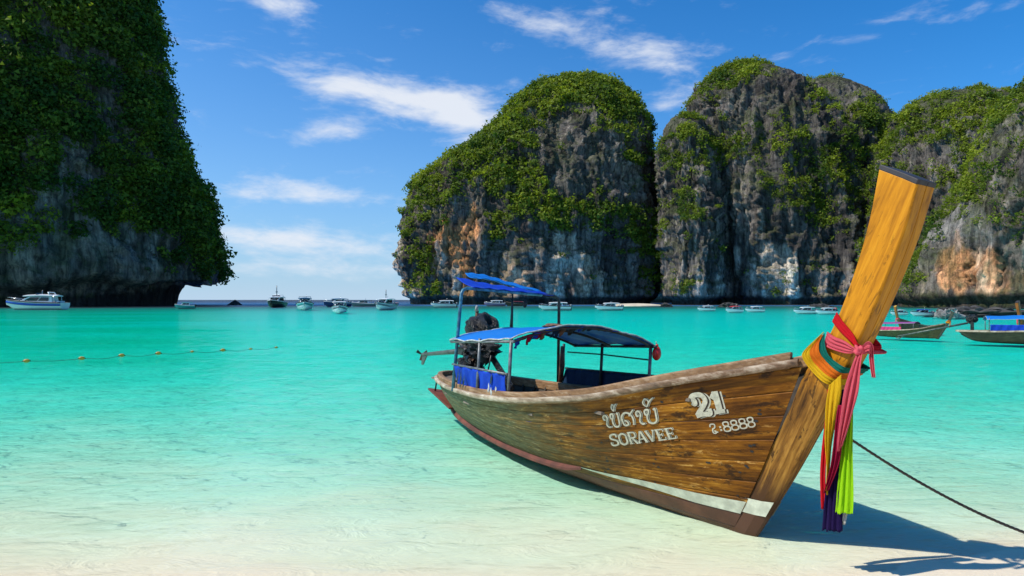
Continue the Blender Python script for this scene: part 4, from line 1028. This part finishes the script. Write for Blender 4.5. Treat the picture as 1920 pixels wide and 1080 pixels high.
NAME = [(11.35, .46), (12.825, .385), (12.70, .305), (11.325, .35)]; THAI = [(11.275, .29), (12.40, .27), (12.35, .165), (11.25, .17)]
NUM = [(13.15, .25), (13.80, .23), (13.575, .10), (12.925, .11)]; REG = [(13.575, .36), (14.50, .32), (14.375, .265), (13.45, .30)]
thai = line(['kho', 'yo', 'so', 'kho', 'yo', 'mark', 'mark'], [(.0, .16, 0, .95), (.14, .31, 0, .98), (.34, .58, 0, 1), (.62, .79, 0, .98), (.77, 1.0, 0, 1.0), (.19, .30, 1.10, 1.62), (.76, .98, 1.12, 1.72)], 4.0)
name_ = line('SORAVEE', even(7, .10), 5.2)
num = line('21', [(0, .52, .0, .97), (.60, 1.0, .03, 1.0)], 1.5)
reg = line('z:8888', [(0, .17, 0, 1), (.19, .30, .12, .8), (.31, .47, 0, 1), (.49, .65, 0, 1), (.67, .83, 0, 1), (.85, 1.0, 0, 1)], 4.4)
for strokes, box_, wd, nm, sh in ((thai, THAI, .030, 'thai_name_lettering', .012), (name_, NAME, .027, 'name_lettering', .008), (num, NUM, .145, 'number_lettering', .055)):
    stroke_mesh(strokes, box_, .0035, M['letter'], nm, skin, wd, sh*1.7, -sh*1.0)
    stroke_mesh(strokes, box_, .0055, M['letter_dark'], nm+'_outline', skin, wd*1.04, sh*.75, -sh*.45)
    stroke_mesh(strokes, box_, .0075, M['letter'], nm, skin, wd)
stroke_mesh(reg, REG, .0045, M['letter'], 'registration_lettering', skin, .032)
# nail heads and old bolt holes along the stem end of the planks
for k in range(26):
    q = .12+.68*random.random(); s = 14.55-random.choice([.0, .0, .9, 2.2, 3.5])+random.uniform(-.12, .12); p = hull_point(s, q); n = hull_normal(np.array(s), np.array(q)); r_ = random.uniform(.006, .013)
    a = np.cross(n, (0, 0, 1)); a /= np.linalg.norm(a); c = np.cross(n, a); p = p+n*.0045
    MB().add([loc(p+r_*(a*math.cos(x)*1.5+c*math.sin(x))) for x in np.linspace(0, 2*math.pi, 9)[:-1]], [tuple(range(8))]).build('bolt_hole', M['black'], skin)

# ---- red float hanging at the front corner of the canopy
fl = empty('fender_float', mat4=HERO @ Matrix.Translation(loc((-2.60, -1.05, 1.29))))
tag(fl, 'red plastic float hanging from the front corner of the blue canopy', 'float')
V, F = lump((0, 0, 0), (.055, .055, .09), 4, 4, .05, 1.0); MB().add(V, F, True).build('float_body', M['red_plastic'], fl)
MB().tube([(0, 0, .085), (0, 0, .115)], .018, 7).build('float_neck', M['red_plastic'], fl)
MB().tube([(0, 0, .11), (.0, -.02, .15)], .006, 5).build('float_cord', M['white_rope'], fl)

# ---- mooring rope from the bow to the beach
pa = HERO @ Vector(loc((.60, -.02, .99))); pb = Vector((4.15, 4.58, .06))
pts = []
for k in range(33):
    f = k/32; q = pa.lerp(pb, f); q.z -= .10*math.sin(f*math.pi); pts.append(q)
pts += [Vector((4.6, 4.40, .05)), Vector((6.0, 3.9, .10))]
rope = empty('mooring_rope', pa)
tag(rope, 'dark mooring rope running from the bow down to the sand on the right', 'rope')
for j in range(3):
    tw = []
    for i in range((len(pts)-1)*5+1):
        f = i/5; k = min(int(f), len(pts)-2); q = pts[k].lerp(pts[k+1], f-k); a = i*.75+j*2.094
        tw.append(q-pa+Vector((.0055*math.cos(a)*.5, .0055*math.cos(a)*.7, .0055*math.sin(a))))
    MB().tube(tw, .0065, 5).build('strand', M['rope'], rope)

# ---- ribbons tied round the stem: each cloth its own thing
RIB = {
 'yellow_wrap': ( [(0.647, 0.11, 1.663), (0.536, 0.16, 1.526), (0.524, 0.17, 1.462), (0.599, 0.15, 1.364), (0.713, 0.14, 1.291)], [(0.61, 0.11, 1.615), (0.581, 0.16, 1.53), (0.587, 0.17, 1.483), (0.619, 0.15, 1.424), (0.741, 0.14, 1.34)]),
 'orange_wrap': ( [(0.635, 0.115, 1.635), (0.577, 0.155, 1.529), (0.583, 0.165, 1.483), (0.615, 0.145, 1.423), (0.737, 0.135, 1.34)], [(0.648, 0.115, 1.644), (0.644, 0.155, 1.58), (0.662, 0.165, 1.508), (0.706, 0.145, 1.449), (0.802, 0.135, 1.384)]),
 'teal_wrap': ( [(0.644, 0.11, 1.644), (0.632, 0.14, 1.58), (0.65, 0.15, 1.508), (0.702, 0.14, 1.449), (0.799, 0.13, 1.384)], [(0.652, 0.11, 1.652), (0.678, 0.14, 1.583), (0.711, 0.15, 1.512), (0.756, 0.14, 1.465), (0.85, 0.13, 1.419)]),
 'pink_wrap': ( [(0.663, 0.11, 1.618), (0.677, 0.12, 1.56), (0.83, 0.125, 1.522), (0.947, 0.15, 1.533)], [(0.674, 0.11, 1.665), (0.734, 0.12, 1.633), (0.826, 0.125, 1.604), (0.946, 0.15, 1.551)]),
 'red_wrap': ( [(0.705, 0.105, 1.739), (0.775, 0.11, 1.669), (0.869, 0.11, 1.592), (0.929, 0.12, 1.555)], [(0.74, 0.105, 1.809), (0.784, 0.11, 1.753), (0.872, 0.11, 1.662), (0.928, 0.12, 1.588)]),
 'pink_tail': ( [(0.935, 0.16, 1.528), (0.928, 0.19, 1.436), (0.895, 0.2, 1.272), (0.879, 0.2, 1.091), (0.858, 0.2, 0.927), (0.85, 0.2, 0.841)], [(0.977, 0.16, 1.532), (1.001, 0.19, 1.461), (1.008, 0.2, 1.287), (0.972, 0.2, 1.139), (0.934, 0.2, 1.021), (0.887, 0.2, 0.9)]),
 'yellow_tail': ( [(0.73, 0.15, 1.286), (0.731, 0.16, 1.135), (0.742, 0.16, 0.903), (0.754, 0.16, 0.737), (0.746, 0.16, 0.551)], [(0.82, 0.15, 1.371), (0.84, 0.16, 1.232), (0.815, 0.16, 1.047), (0.778, 0.16, 0.85), (0.755, 0.16, 0.524)]),
 'red_tail': ( [(0.692, 0.12, 1.251), (0.678, 0.12, 0.786), (0.692, 0.12, 0.401)], [(0.721, 0.12, 1.254), (0.725, 0.12, 0.796), (0.73, 0.12, 0.412)]),
 'navy_tail': ( [(0.808, 0.13, 1.265), (0.783, 0.13, 0.809), (0.74, 0.13, 0.547), (0.711, 0.13, 0.257)], [(0.837, 0.13, 1.269), (0.836, 0.13, 0.92), (0.859, 0.13, 0.579), (0.859, 0.13, 0.293)]),
 'crimson_tail': ( [(0.841, 0.175, 1.159), (0.799, 0.175, 0.818), (0.746, 0.17, 0.526)], [(0.898, 0.175, 1.167), (0.864, 0.175, 0.832), (0.79, 0.17, 0.575)]),
 'lime_tail': ( [(0.875, 0.15, 1.274), (0.9, 0.15, 1.061), (0.867, 0.15, 0.908), (0.829, 0.15, 0.572), (0.814, 0.15, 0.413)], [(0.915, 0.15, 1.279), (0.935, 0.15, 1.081), (0.941, 0.15, 0.844), (0.948, 0.15, 0.604), (0.947, 0.15, 0.445)]),
 'white_tail': ( [(0.854, 0.11, 0.642), (0.851, 0.11, 0.336)], [(0.882, 0.11, 0.649), (0.883, 0.11, 0.35)]),
 'pink_bow': ( [(0.943, 0.13, 1.566), (1.012, 0.16, 1.613), (1.049, 0.14, 1.587), (1.05, 0.12, 1.517), (1.063, 0.12, 1.379)], [(0.945, 0.13, 1.526), (1.019, 0.16, 1.549), (1.025, 0.14, 1.528), (1.02, 0.12, 1.5), (1.04, 0.12, 1.38)]),
}
def ribbon(name, label, mat, pieces):
    r = empty(name, mat4=HERO); tag(r, label, 'ribbon', 'cloth ribbons tied round the stem')
    for part, key, wrap, kf, amp in pieces:
        A_, B_ = [np.array(x, float) for x in RIB[key]]
        if wrap:
            mA, mB = A_[::-1].copy(), B_[::-1].copy(); mA[:, 1] *= -1; mB[:, 1] *= -1
            fA, fB = A_[-1:].copy(), B_[-1:].copy(); fA[:, 1] = fB[:, 1] = 0
            wf = np.interp(fA[0, 2], [c for _, c in STEM_FRONT], [x for x, _ in STEM_FRONT]); fA[:, 0] = max(fA[0, 0], wf+.02); fB[:, 0] = max(fB[0, 0], wf+.035)
            A_ = np.vstack([A_, fA, mA]); B_ = np.vstack([B_, fB, mB])
        n_ = 16*len(A_); A2, B2 = curve3(A_, n_), curve3(B_, n_); nc = 19; V = []; uv = []
        g = np.random.default_rng(len(key)*7+n_); ph = g.uniform(0, 6, 4); rag = g.uniform(-.012, .004, nc)
        for i in range(n_):
            f = i/(n_-1); am = amp*(1 if wrap else min(1, .35+1.3*f))
            for k in range(nc):
                c = k/(nc-1); p = A2[i]*(1-c)+B2[i]*c
                wv = am*(math.sin(2*math.pi*kf*c+ph[0]+1.2*f)+.45*math.sin(2*math.pi*kf*2.3*c+ph[1]+3*f))
                sway = 0 if wrap else .010*math.sin(5*f+ph[2])
                zz = p[2]+(rag[k]*(f > .985) if not wrap else 0)
                V.append(loc((p[0]+wv*.35+sway, p[1]+wv*np.sign(p[1] if wrap else 1), zz))); uv.append((c, f*4))
        sheet(part, np.array(V), n_, nc, M[mat], r, .003, np.array(uv))
    return r
ribbon('ribbon', 'yellow sash round the stem with a long yellow tail', 'cloth_yellow', [('band', 'yellow_wrap', True, 2.5, .004), ('tail', 'yellow_tail', False, 2.5, .012)])
ribbon('ribbon', 'orange sash between the yellow and the green bands', 'cloth_orange', [('band', 'orange_wrap', True, 2.5, .004)])
ribbon('ribbon', 'dark green band nearest the stem above the orange sash', 'cloth_teal', [('band', 'teal_wrap', True, 2, .004)])
pk = ribbon('ribbon', 'pink sash tied in a bow with a long hanging tail', 'cloth_pink', [('band', 'pink_wrap', True, 3.5, .007), ('tail', 'pink_tail', False, 2.5, .014), ('bow_loop', 'pink_bow', False, 2, .008)])
kn = Vector(loc((.955, .155, 1.545))); MB().add(*lump(kn, (.032, .035, .034), 6, 4, .25, 2.0), True).build('knot', M['cloth_pink'], pk)
ribbon('ribbon', 'bright red sash slanting across the stem above the pink one', 'cloth_scarlet', [('band', 'red_wrap', True, 3, .005)])
ribbon('ribbon', 'narrow red tail hanging leftmost of the ribbons', 'cloth_scarlet', [('tail', 'red_tail', False, 1.5, .008)])
ribbon('ribbon', 'dark navy tail hanging lowest of the ribbons', 'cloth_navy', [('tail', 'navy_tail', False, 3.5, .012)])
ribbon('ribbon', 'crimson tail between the yellow and the lime tails', 'cloth_crimson', [('tail', 'crimson_tail', False, 2, .010)])
ribbon('ribbon', 'bright lime green tail hanging rightmost of the ribbons', 'cloth_lime', [('tail', 'lime_tail', False, 2.5, .011)])
ribbon('ribbon', 'short white strip peeping out below the lime tail', 'cloth_white', [('tail', 'white_tail', False, 1, .004)])
# ------------------------------------------------------------------ other long-tail boats
def small_longtail(bow, heading, sc, label, hull_m, stem_m, cap_m, roof_m=None, panel_m=None, engine=True, ribbons=(), roll=0.0, pitch=0.0):
    Mx = boat_matrix(Vector(bow), heading, roll, sc, pitch)
    bt = empty('longtail_boat', mat4=Mx); tag(bt, label, 'longtail boat', 'wooden longtail boats')
    ns_, nq_ = 36, 8
    S2, Q2 = np.meshgrid(np.linspace(0, 15, ns_), np.linspace(0, 1, nq_), indexing='ij'); P2 = hull_point(S2, Q2); IN = P2-hull_normal(S2, Q2)*.05
    V = P2.reshape(-1, 3).copy(); V[:, 1] *= -1; sk_ = sheet('hull', V, ns_, nq_, hull_m, bt)
    V = P2.reshape(-1, 3).copy(); sheet('hull_side', V, ns_, nq_, hull_m, sk_)
    for sg in (1, -1):
        V = IN.reshape(-1, 3).copy(); V[:, 1] = np.maximum(V[:, 1], 0)*sg; sheet('inner_lining', V, ns_, nq_, M['inside'], sk_)
        b = MB(); sweep(b, gunwale_fn(sg), np.linspace(0, 14.9, 40), [(-.09, -.05), (-.09, .05), (.04, .03), (.05, -.05)]); b.build('gunwale', M['rail'], bt)
    V = np.concatenate([np.stack([p[:, 0], -sg*p[:, 1], p[:, 2]], 1) for sg, p in ((1, lo_), (1, kl), (-1, lo_))]); sheet('bottom', V, 3, 60, M['boot'], sk_)
    stem(bt, stem_m, stem_m, cap_m)
    MB().box((-3.2, 0, .14), (3.4, .8, .02)).build('floor', M['deck'], bt)
    if roof_m is not None:
        arch_roof('canopy', roof_m, bt, -5.3, -1.9, 1.0, 1.26, 1.40, .20, M['tarp_hem'])
        for u in (-5.2, -3.6, -2.0):
            for v in (1, -1): MB().tube([loc((u, .97*v*(.86 if u < -5 else 1), .62)), loc((u, .97*v, 1.36))], .022, 6).build('canopy_post', M['steel'], bt)
    if panel_m is not None:
        side_panel('side_panel', panel_m, [(-5.15, .93, 1.0), (-4.2, 1.0, 1.0), (-3.1, 1.02, 1.02)], [(-5.15, .84, .62), (-4.2, .98, .66), (-3.1, 1.04, .70)], bt, .01, 5)
    if engine:
        V, F = lump((-5.9, 0, 1.30), (.27, .20, .22), 12, 4, .3, 2.4); MB().add(V, F).build('engine_cover', M['black_sheet'], bt)
        MB().box((-5.9, 0, .85), (.16, .2, .6)).build('engine_post', M['grease'], bt, .02)
        MB().tube([(-6.1, 0, 1.05), (-9.6, 0, .18)], [.06, .04], 7).build('tail_shaft', M['shaft'], bt)
        MB().tube([(-9.2, 0, .26), (-9.5, 0, .05), (-9.7, 0, .10)], .03, 6).build('skeg', M['shaft'], bt)
    for z0, wd, mt in ribbons:
        a = np.interp(z0, [c for _, c in STEM_BACK], [x for x, _ in STEM_BACK]); e_ = np.interp(z0, [c for _, c in STEM_FRONT], [x for x, _ in STEM_FRONT])
        rb = MB().loft([[Vector((a-.03, -.13, z0+k*wd)), Vector((e_+.03, -.13, z0-.05+k*wd)), Vector((e_+.03, .13, z0-.05+k*wd)), Vector((a-.03, .13, z0+k*wd))] for k in (0, 1)])
        rr = rb.build('ribbon_wrap', mt, bt, .01)
        MB().box((e_+.04, -.10, z0-.28), (.03, .10, .46)).build('ribbon_tail', mt, rr)
    return bt
small_longtail((21.35, 32.0, -.02), (.66, -.75), .50, 'olive longtail boat with mauve canopy and pink side cloth moored off the right shore', M['olive_hull'], M['dark_stem'], M['teal'], M['mauve_tarp'], M['pink_tarp'],
               ribbons=[(1.55, .14, M['cloth_amber']), (1.72, .08, M['cloth_orange'])], roll=2)
small_longtail((25.35, 27.2, -.02), (.86, -.51), .80, 'dark brown longtail boat with bright blue canopy cut by the right edge', M['brown_hull'], M['orange_wood'], M['stem_cap'], M['tarp'], M['tarp_deep'],
               ribbons=[(1.55, .14, M['cloth_yellow'])], roll=1)
small_longtail((22.4, 36.8, 0), (-.86, -.51), .56, 'longtail boat half hidden behind the mauve canopy, its slim stem leaning left', M['brown_hull'], M['orange_wood'], M['yellow_float'], None, None, engine=False,
               ribbons=[(1.45, .12, M['cloth_pink'])])
small_longtail((24.9, 31.0, 0), (-.90, -.44), .66, 'longtail boat at the right edge whose orange stem rises above the blue canopy', M['brown_hull'], M['orange_wood'], M['stem_cap'], None, None, engine=False,
               ribbons=[(1.50, .14, M['cloth_yellow']), (1.66, .10, M['cloth_pink'])])
# ------------------------------------------------------------------ speedboats and cruisers
def speedboat(label, at_, heading, L, W, hull_m='white', band=None, roof='white', style='cuddy', mast=0.0, engines=2, flag=None, hgt=1.0, name='speedboat', cat='speedboat'):
    """hull, deck, cabin with its own windows, hardtop on posts, outboards, bow rail"""
    bt = empty(name, (at_[0], at_[1], 0), math.atan2(heading[1], heading[0])); tag(bt, label, cat, 'motor boats moored in the bay')
    fb = .115*L*hgt
    def sec(t_):
        x = -L/2+L*t_; k = max(0, (t_-.42)/.58); hb = W/2*max(.02, 1-k**2.4); sh = fb*(1+.55*t_**2); kz = -.04*L+(sh+.03*L)*max(0, (t_-.78)/.22)**2.2
        ch = min(hb*.80, hb); cz = .012*L+.35*sh*max(0, (t_-.5)/.5)**1.5
        return x, hb, sh, kz, ch, cz
    T_ = np.linspace(0, 1, 22); rings = []
    for t_ in T_:
        x, hb, sh, kz, ch, cz = sec(t_); rings.append([Vector((x, -hb, sh)), Vector((x, -hb*.96, (sh+cz)*.55)), Vector((x, -ch, cz)), Vector((x, 0, kz)), Vector((x, ch, cz)), Vector((x, hb*.96, (sh+cz)*.55)), Vector((x, hb, sh))])
    b = MB(); b.loft(rings, False, False, True); b.add(rings[0], [tuple(range(7))]); hl = b.build('hull', M[hull_m], bt)
    V = []; n_ = len(T_)
    for t_ in T_:
        x, hb, sh, *_ = sec(t_); V += [(x, -hb*.97, sh-.004*L), (x, 0, sh+.006*L), (x, hb*.97, sh-.004*L)]
    sheet('deck', np.array(V), n_, 3, M['white' if hull_m != 'white' else 'dirty_white'], bt)
    for sg in (1, -1):
        rr = [(lambda s_: Vector((s_[0], sg*(s_[1]+.006*L), s_[2])))(sec(t_)) for t_ in T_]
        MB().tube(rr, .010*L, 6).build('rub_strip', M['black' if hull_m == 'white' else 'dirty_white'], bt)
        if band:
            V = []
            for t_ in T_:
                x, hb, sh, kz, ch, cz = sec(t_)
                for f in (.78, .40): V.append((x, sg*((ch+(hb-ch)*f)+.012*L*.6), cz+(sh-cz)*f))
            sheet('hull_band', np.array(V), n_, 2, M[band], hl, .004*L)
    x0, x1, x2 = -.26*L, .10*L, .30*L                      # cabin: back, top of windscreen, foot of windscreen
    w0 = W*.37; z0 = fb*1.08; z1 = z0+.115*L*hgt
    if style == 'cruiser': x0, x1, x2 = -.34*L, .06*L, .34*L
    cab = MB(); lo4 = [(x0, -w0, z0-.03*L), (x2, -w0*.62, z0-.02*L), (x2, w0*.62, z0-.02*L), (x0, w0, z0-.03*L)]; hi4 = [(x0+.02*L, -w0*.86, z1), (x1, -w0*.80, z1), (x1, w0*.80, z1), (x0+.02*L, w0*.86, z1)]
    cb_ = cab.hexa(lo4+hi4).build('cabin', M['white'], bt, .008*L)
    lo4 = [Vector(p) for p in lo4]; hi4 = [Vector(p) for p in hi4]
    def pane(a, b_, c, d, u0, u1, v0, v1, nrm):
        def at2(u, v): return (a.lerp(b_, u)).lerp(d.lerp(c, u), v)+Vector(nrm)*.012*L
        MB().add([at2(u0, v0), at2(u1, v0), at2(u1, v1), at2(u0, v1)], [(0, 1, 2, 3)]).build('window', M['glass'], cb_)
    for sg, (i, j) in ((-1, (0, 1)), (1, (3, 2))):
        for u0, u1 in ((.10, .42), (.46, .86)): pane(lo4[i], lo4[j], hi4[j], hi4[i], u0, u1, .40, .88, (0, sg, .05))
    for u0, u1 in ((.08, .48), (.52, .92)): pane(lo4[1], lo4[2], hi4[2], hi4[1], u0, u1, .30, .92, (.7, 0, .5))
    # hardtop
    zr = z1+.012*L if style != 'open' else z1+.04*L
    rings = []
    for t_ in np.linspace(0, 1, 9):
        x = -.40*L+(.56*L)*t_; hw = W*.40*(1-.25*max(0, t_-.6)); zc = zr+.012*L*math.sin(t_*math.pi)
        rings.append([Vector((x, -hw, zc)), Vector((x, 0, zc+.016*L)), Vector((x, hw, zc)), Vector((x, hw, zc-.014*L)), Vector((x, -hw, zc-.014*L))])
    rf = MB().loft(rings).build('hardtop', M[roof], bt, .004*L)
    for sg in (1, -1):
        MB().tube([(-.38*L, sg*W*.38, fb), (-.37*L, sg*W*.38, zr-.01*L)], .007*L, 6).build('roof_post', M['chrome'], bt)
        MB().tube([(.10*L, sg*W*.36, fb*1.3), (.32*L, sg*W*.27, fb*1.75), (.47*L, sg*W*.06, fb*1.95)], .004*L, 5).build('bow_rail', M['chrome'], bt)
        MB().box((-.42*L, sg*W*.16, fb*.9), (.05*L, W*.30, .09*L)).build('stern_seat', M['dirty_white'], bt, .01*L)
    for k in range(engines):
        y = (k-(engines-1)/2)*W*.28
        b = MB(); V, F = lump((-.535*L, y, fb*1.15), (.045*L, .030*L, .055*L), 3, 3, .06, 1); b.add(V, F, True); ob = b.build('outboard', M['grey_hull' if k % 2 else 'black'], bt)
        MB().box((-.53*L, y, fb*.35), (.03*L, .022*L, .14*L)).build('outboard_leg', M['black'], ob)
    MB().tube([(-.12*L, W*.1, zr), (-.13*L, W*.1, zr+.10*L)], .004*L, 5).build('aerial', M['chrome'], rf)
    if mast:
        MB().tube([(-.10*L, 0, zr), (-.10*L, 0, zr+mast)], .012*L, 6).build('mast', M['grey_hull'], rf); MB().box((-.10*L, 0, zr+mast*.45), (.03*L, .05*L, .03*L)).build('radar', M['grey_hull'], rf)
    if style == 'cruiser':
        b = MB(); b.tube([(-.30*L, -W*.34, zr), (-.26*L, -W*.30, zr+.06*L), (-.26*L, W*.30, zr+.06*L), (-.30*L, W*.34, zr)], .010*L, 6); b.build('radar_arch', M['white'], rf)
        MB().box((-.05*L, 0, zr+.03*L), (.02*L, W*.5, .035*L), ry=.4).build('fly_screen', M['glass'], rf)
    if style == 'frame':
        b = MB()
        for sg in (1, -1): b.tube([(-.30*L, sg*W*.34, zr), (-.30*L, sg*W*.34, zr+.05*L)], .006*L, 5)
        b.tube([(-.30*L, -W*.34, zr+.05*L), (-.30*L, W*.34, zr+.05*L)], .006*L, 5); b.build('roof_rack', M['grey_hull'], rf)
    if flag:
        V, F = lump((-.44*L, 0, fb*1.9), (.07*L, .10*L, .05*L), 8, 3, .35, 2.5); MB().add(V, F).build('red_bundle', M[flag], bt)
    return bt
W_ = (-1, 0)
speedboat('white cruiser with a royal blue hull band in front of the sea cave', (-100.8, 135.5), (-1, -.08), 11.8, 3.4, band='royal', style='cruiser', hgt=.92, engines=0, name='motor_cruiser', cat='cruiser')
speedboat('small teal boat under the tip of the left headland', (-73.1, 143), (-.9, -.45), 4.0, 1.7, hull_m='teal', roof='teal', engines=1, hgt=1.25)
speedboat('black hulled cruiser with a tall mast facing the camera, leftmost of the moored group', (-60.9, 165), (.10, -1), 9.0, 3.9, hull_m='black_hull', mast=3.0, style='cruiser', hgt=1.15, name='motor_cruiser', cat='cruiser')
speedboat('white speedboat with a blue hardtop and roof rack facing the camera', (-41.6, 128.5), (.30, -.95), 7.2, 3.3, roof='roof_blue', band='teal', style='frame', hgt=1.22)  # teal band paints in the sea-tinted shade on the white hull
speedboat('navy hulled speedboat half hidden behind the small white one', (-48.8, 178), (-.72, -.70), 7.6, 3.2, hull_m='navy', roof='roof_blue', hgt=1.1)
speedboat('small white speedboat nearest the camera in the moored group', (-25.9, 96.2), (.22, -.97), 5.0, 2.4, roof='dirty_white', band='grey_hull', hgt=1.25)
speedboat('dark grey speedboat with its bow to the left in front of the open horizon', (-44.4, 190), (-.96, -.28), 7.0, 2.4, hull_m='grey_hull', roof='black_hull', hgt=.95)
speedboat('white cabin cruiser with a thin mast nearest the orange cliff foot', (-25.7, 129), (-.26, -.96), 6.6, 2.9, band='grey_hull', mast=1.9, hgt=1.25, name='motor_cruiser', cat='cruiser')
speedboat('white speedboat with its bow to the left below the domed tower', (-18.8, 175.5), (-.98, -.18), 6.9, 2.3, hgt=.92)
speedboat('mauve and white speedboat seen under the blue sun sail', (-5.7, 206), (-.97, -.22), 6.6, 2.4, hull_m='purple', hgt=.95)
speedboat('white speedboat seen behind the right leg of the pipe arch', (8.4, 127), (-.98, -.16), 6.3, 2.0, hgt=.80)
speedboat('white speedboat with an aerial beside the cove beach', (19.1, 127), (-.98, -.18), 5.5, 1.8, hgt=.85, mast=.35)
G_ = 'white speedboat under the grey massif, '
speedboat(G_+'leftmost and smallest of the three together', (34.6, 114.2), (-.98, -.2), 3.2, 1.15, hgt=.95)
speedboat(G_+'middle of the three together with a red topped roof', (34.4, 99.4), (-.90, -.42), 3.1, 1.25, hgt=1.1, roof='red')
speedboat(G_+'rightmost of the three together', (39.3, 103.8), (-.98, -.2), 3.2, 1.1, hgt=.95)
speedboat('white speedboat just left of the stem without red cloth', (41.8, 91.4), (-.98, -.18), 3.5, 1.15, hgt=.9)
speedboat('white speedboat touching the stem with red cloth on its stern', (43.1, 87.9), (-.98, -.18), 3.1, 1.1, hgt=.95, flag='red')
speedboat('white speedboat just right of the stem', (47.0, 81.6), (-.80, -.60), 2.3, 1.0, hgt=1.15)
speedboat('white speedboat behind the slim leaning longtail stem', (49.1, 81.4), (-.97, -.24), 2.3, .9, hgt=1.0)
speedboat('white speedboat with a blue hardtop beside the pale boulder', (50.4, 78.8), (-.98, -.2), 3.1, 1.0, hgt=.85, roof='royal')
small_longtail((-25.6, 140, 0), (.80, -.60), .34, 'tiny dark longtail boat beside the white cruiser near the orange cliff foot', M['brown_hull'], M['brown_hull'], M['stem_cap'], None, None)
small_longtail((-52.5, 283, 0), (-.9, -.4), .42, 'tiny longtail boat with an orange canopy far out by the cliff foot', M['brown_hull'], M['orange_wood'], M['stem_cap'], M['cloth_amber'], None, engine=False)
small_longtail((-1.5, 198, 0), (-.95, -.3), .95, 'maroon canopied longtail boat in the shade below the domed tower', M['brown_hull'], M['brown_hull'], M['stem_cap'], M['maroon_tarp'], None, engine=False)

# ------------------------------------------------------------------ line of yellow floats across the swimming area
BUOYS = [(-14.91, 19.66), (-13.81, 20.54), (-13.18, 21.61), (-12.41, 22.46), (-11.63, 23.27), (-10.78, 23.87), (-10.01, 24.52), (-9.33, 25.33)]
ORD = ['first', 'second', 'third', 'fourth', 'fifth', 'sixth', 'seventh', 'eighth']
def make_buoy():
    b_ = empty('float_buoy'); V, F = lump((0, 0, .03), (.12, .075, .075), 2, 4, .03, 1.0); MB().add(V, F, True).build('float_body', M['yellow_float'], b_)
    MB().tube([(-.14, 0, .02), (.14, 0, .02)], .022, 7).build('float_sleeve', M['black'], b_); return b_
first = make_buoy()
for k, (x, y) in enumerate(BUOYS):
    if k == 0: o = first
    else:
        o = first.copy(); C.objects.link(o)
        for ch in list(first.children):
            c_ = ch.copy(); C.objects.link(c_); c_.parent = o
    o.location = (x, y, 0); o.rotation_euler = (0, 0, .65+random.uniform(-.25, .25)); sc_ = .75 if k not in (4, 6, 7) else .5; o.scale = (sc_,)*3
    tag(o, ORD[k]+' yellow float from the left edge on the swimming line', 'float', 'yellow floats on the swimming line')
pts = []
ext = [(-16.6, 18.7)]+BUOYS
for (x0, y0), (x1, y1) in zip(ext[:-1], ext[1:]):
    for f in np.linspace(0, 1, 7)[:-1]: pts.append((x0+(x1-x0)*f+.05*math.sin(f*3.14), y0+(y1-y0)*f, .006-.05*math.sin(f*math.pi)**2*(1 if x1 > -13.5 else .5)))
pts.append((*BUOYS[-1], .01))
tag(MB().tube(pts, .007, 5).build('float_line', M['rope']), 'thin rope joining the yellow floats across the water', 'rope')
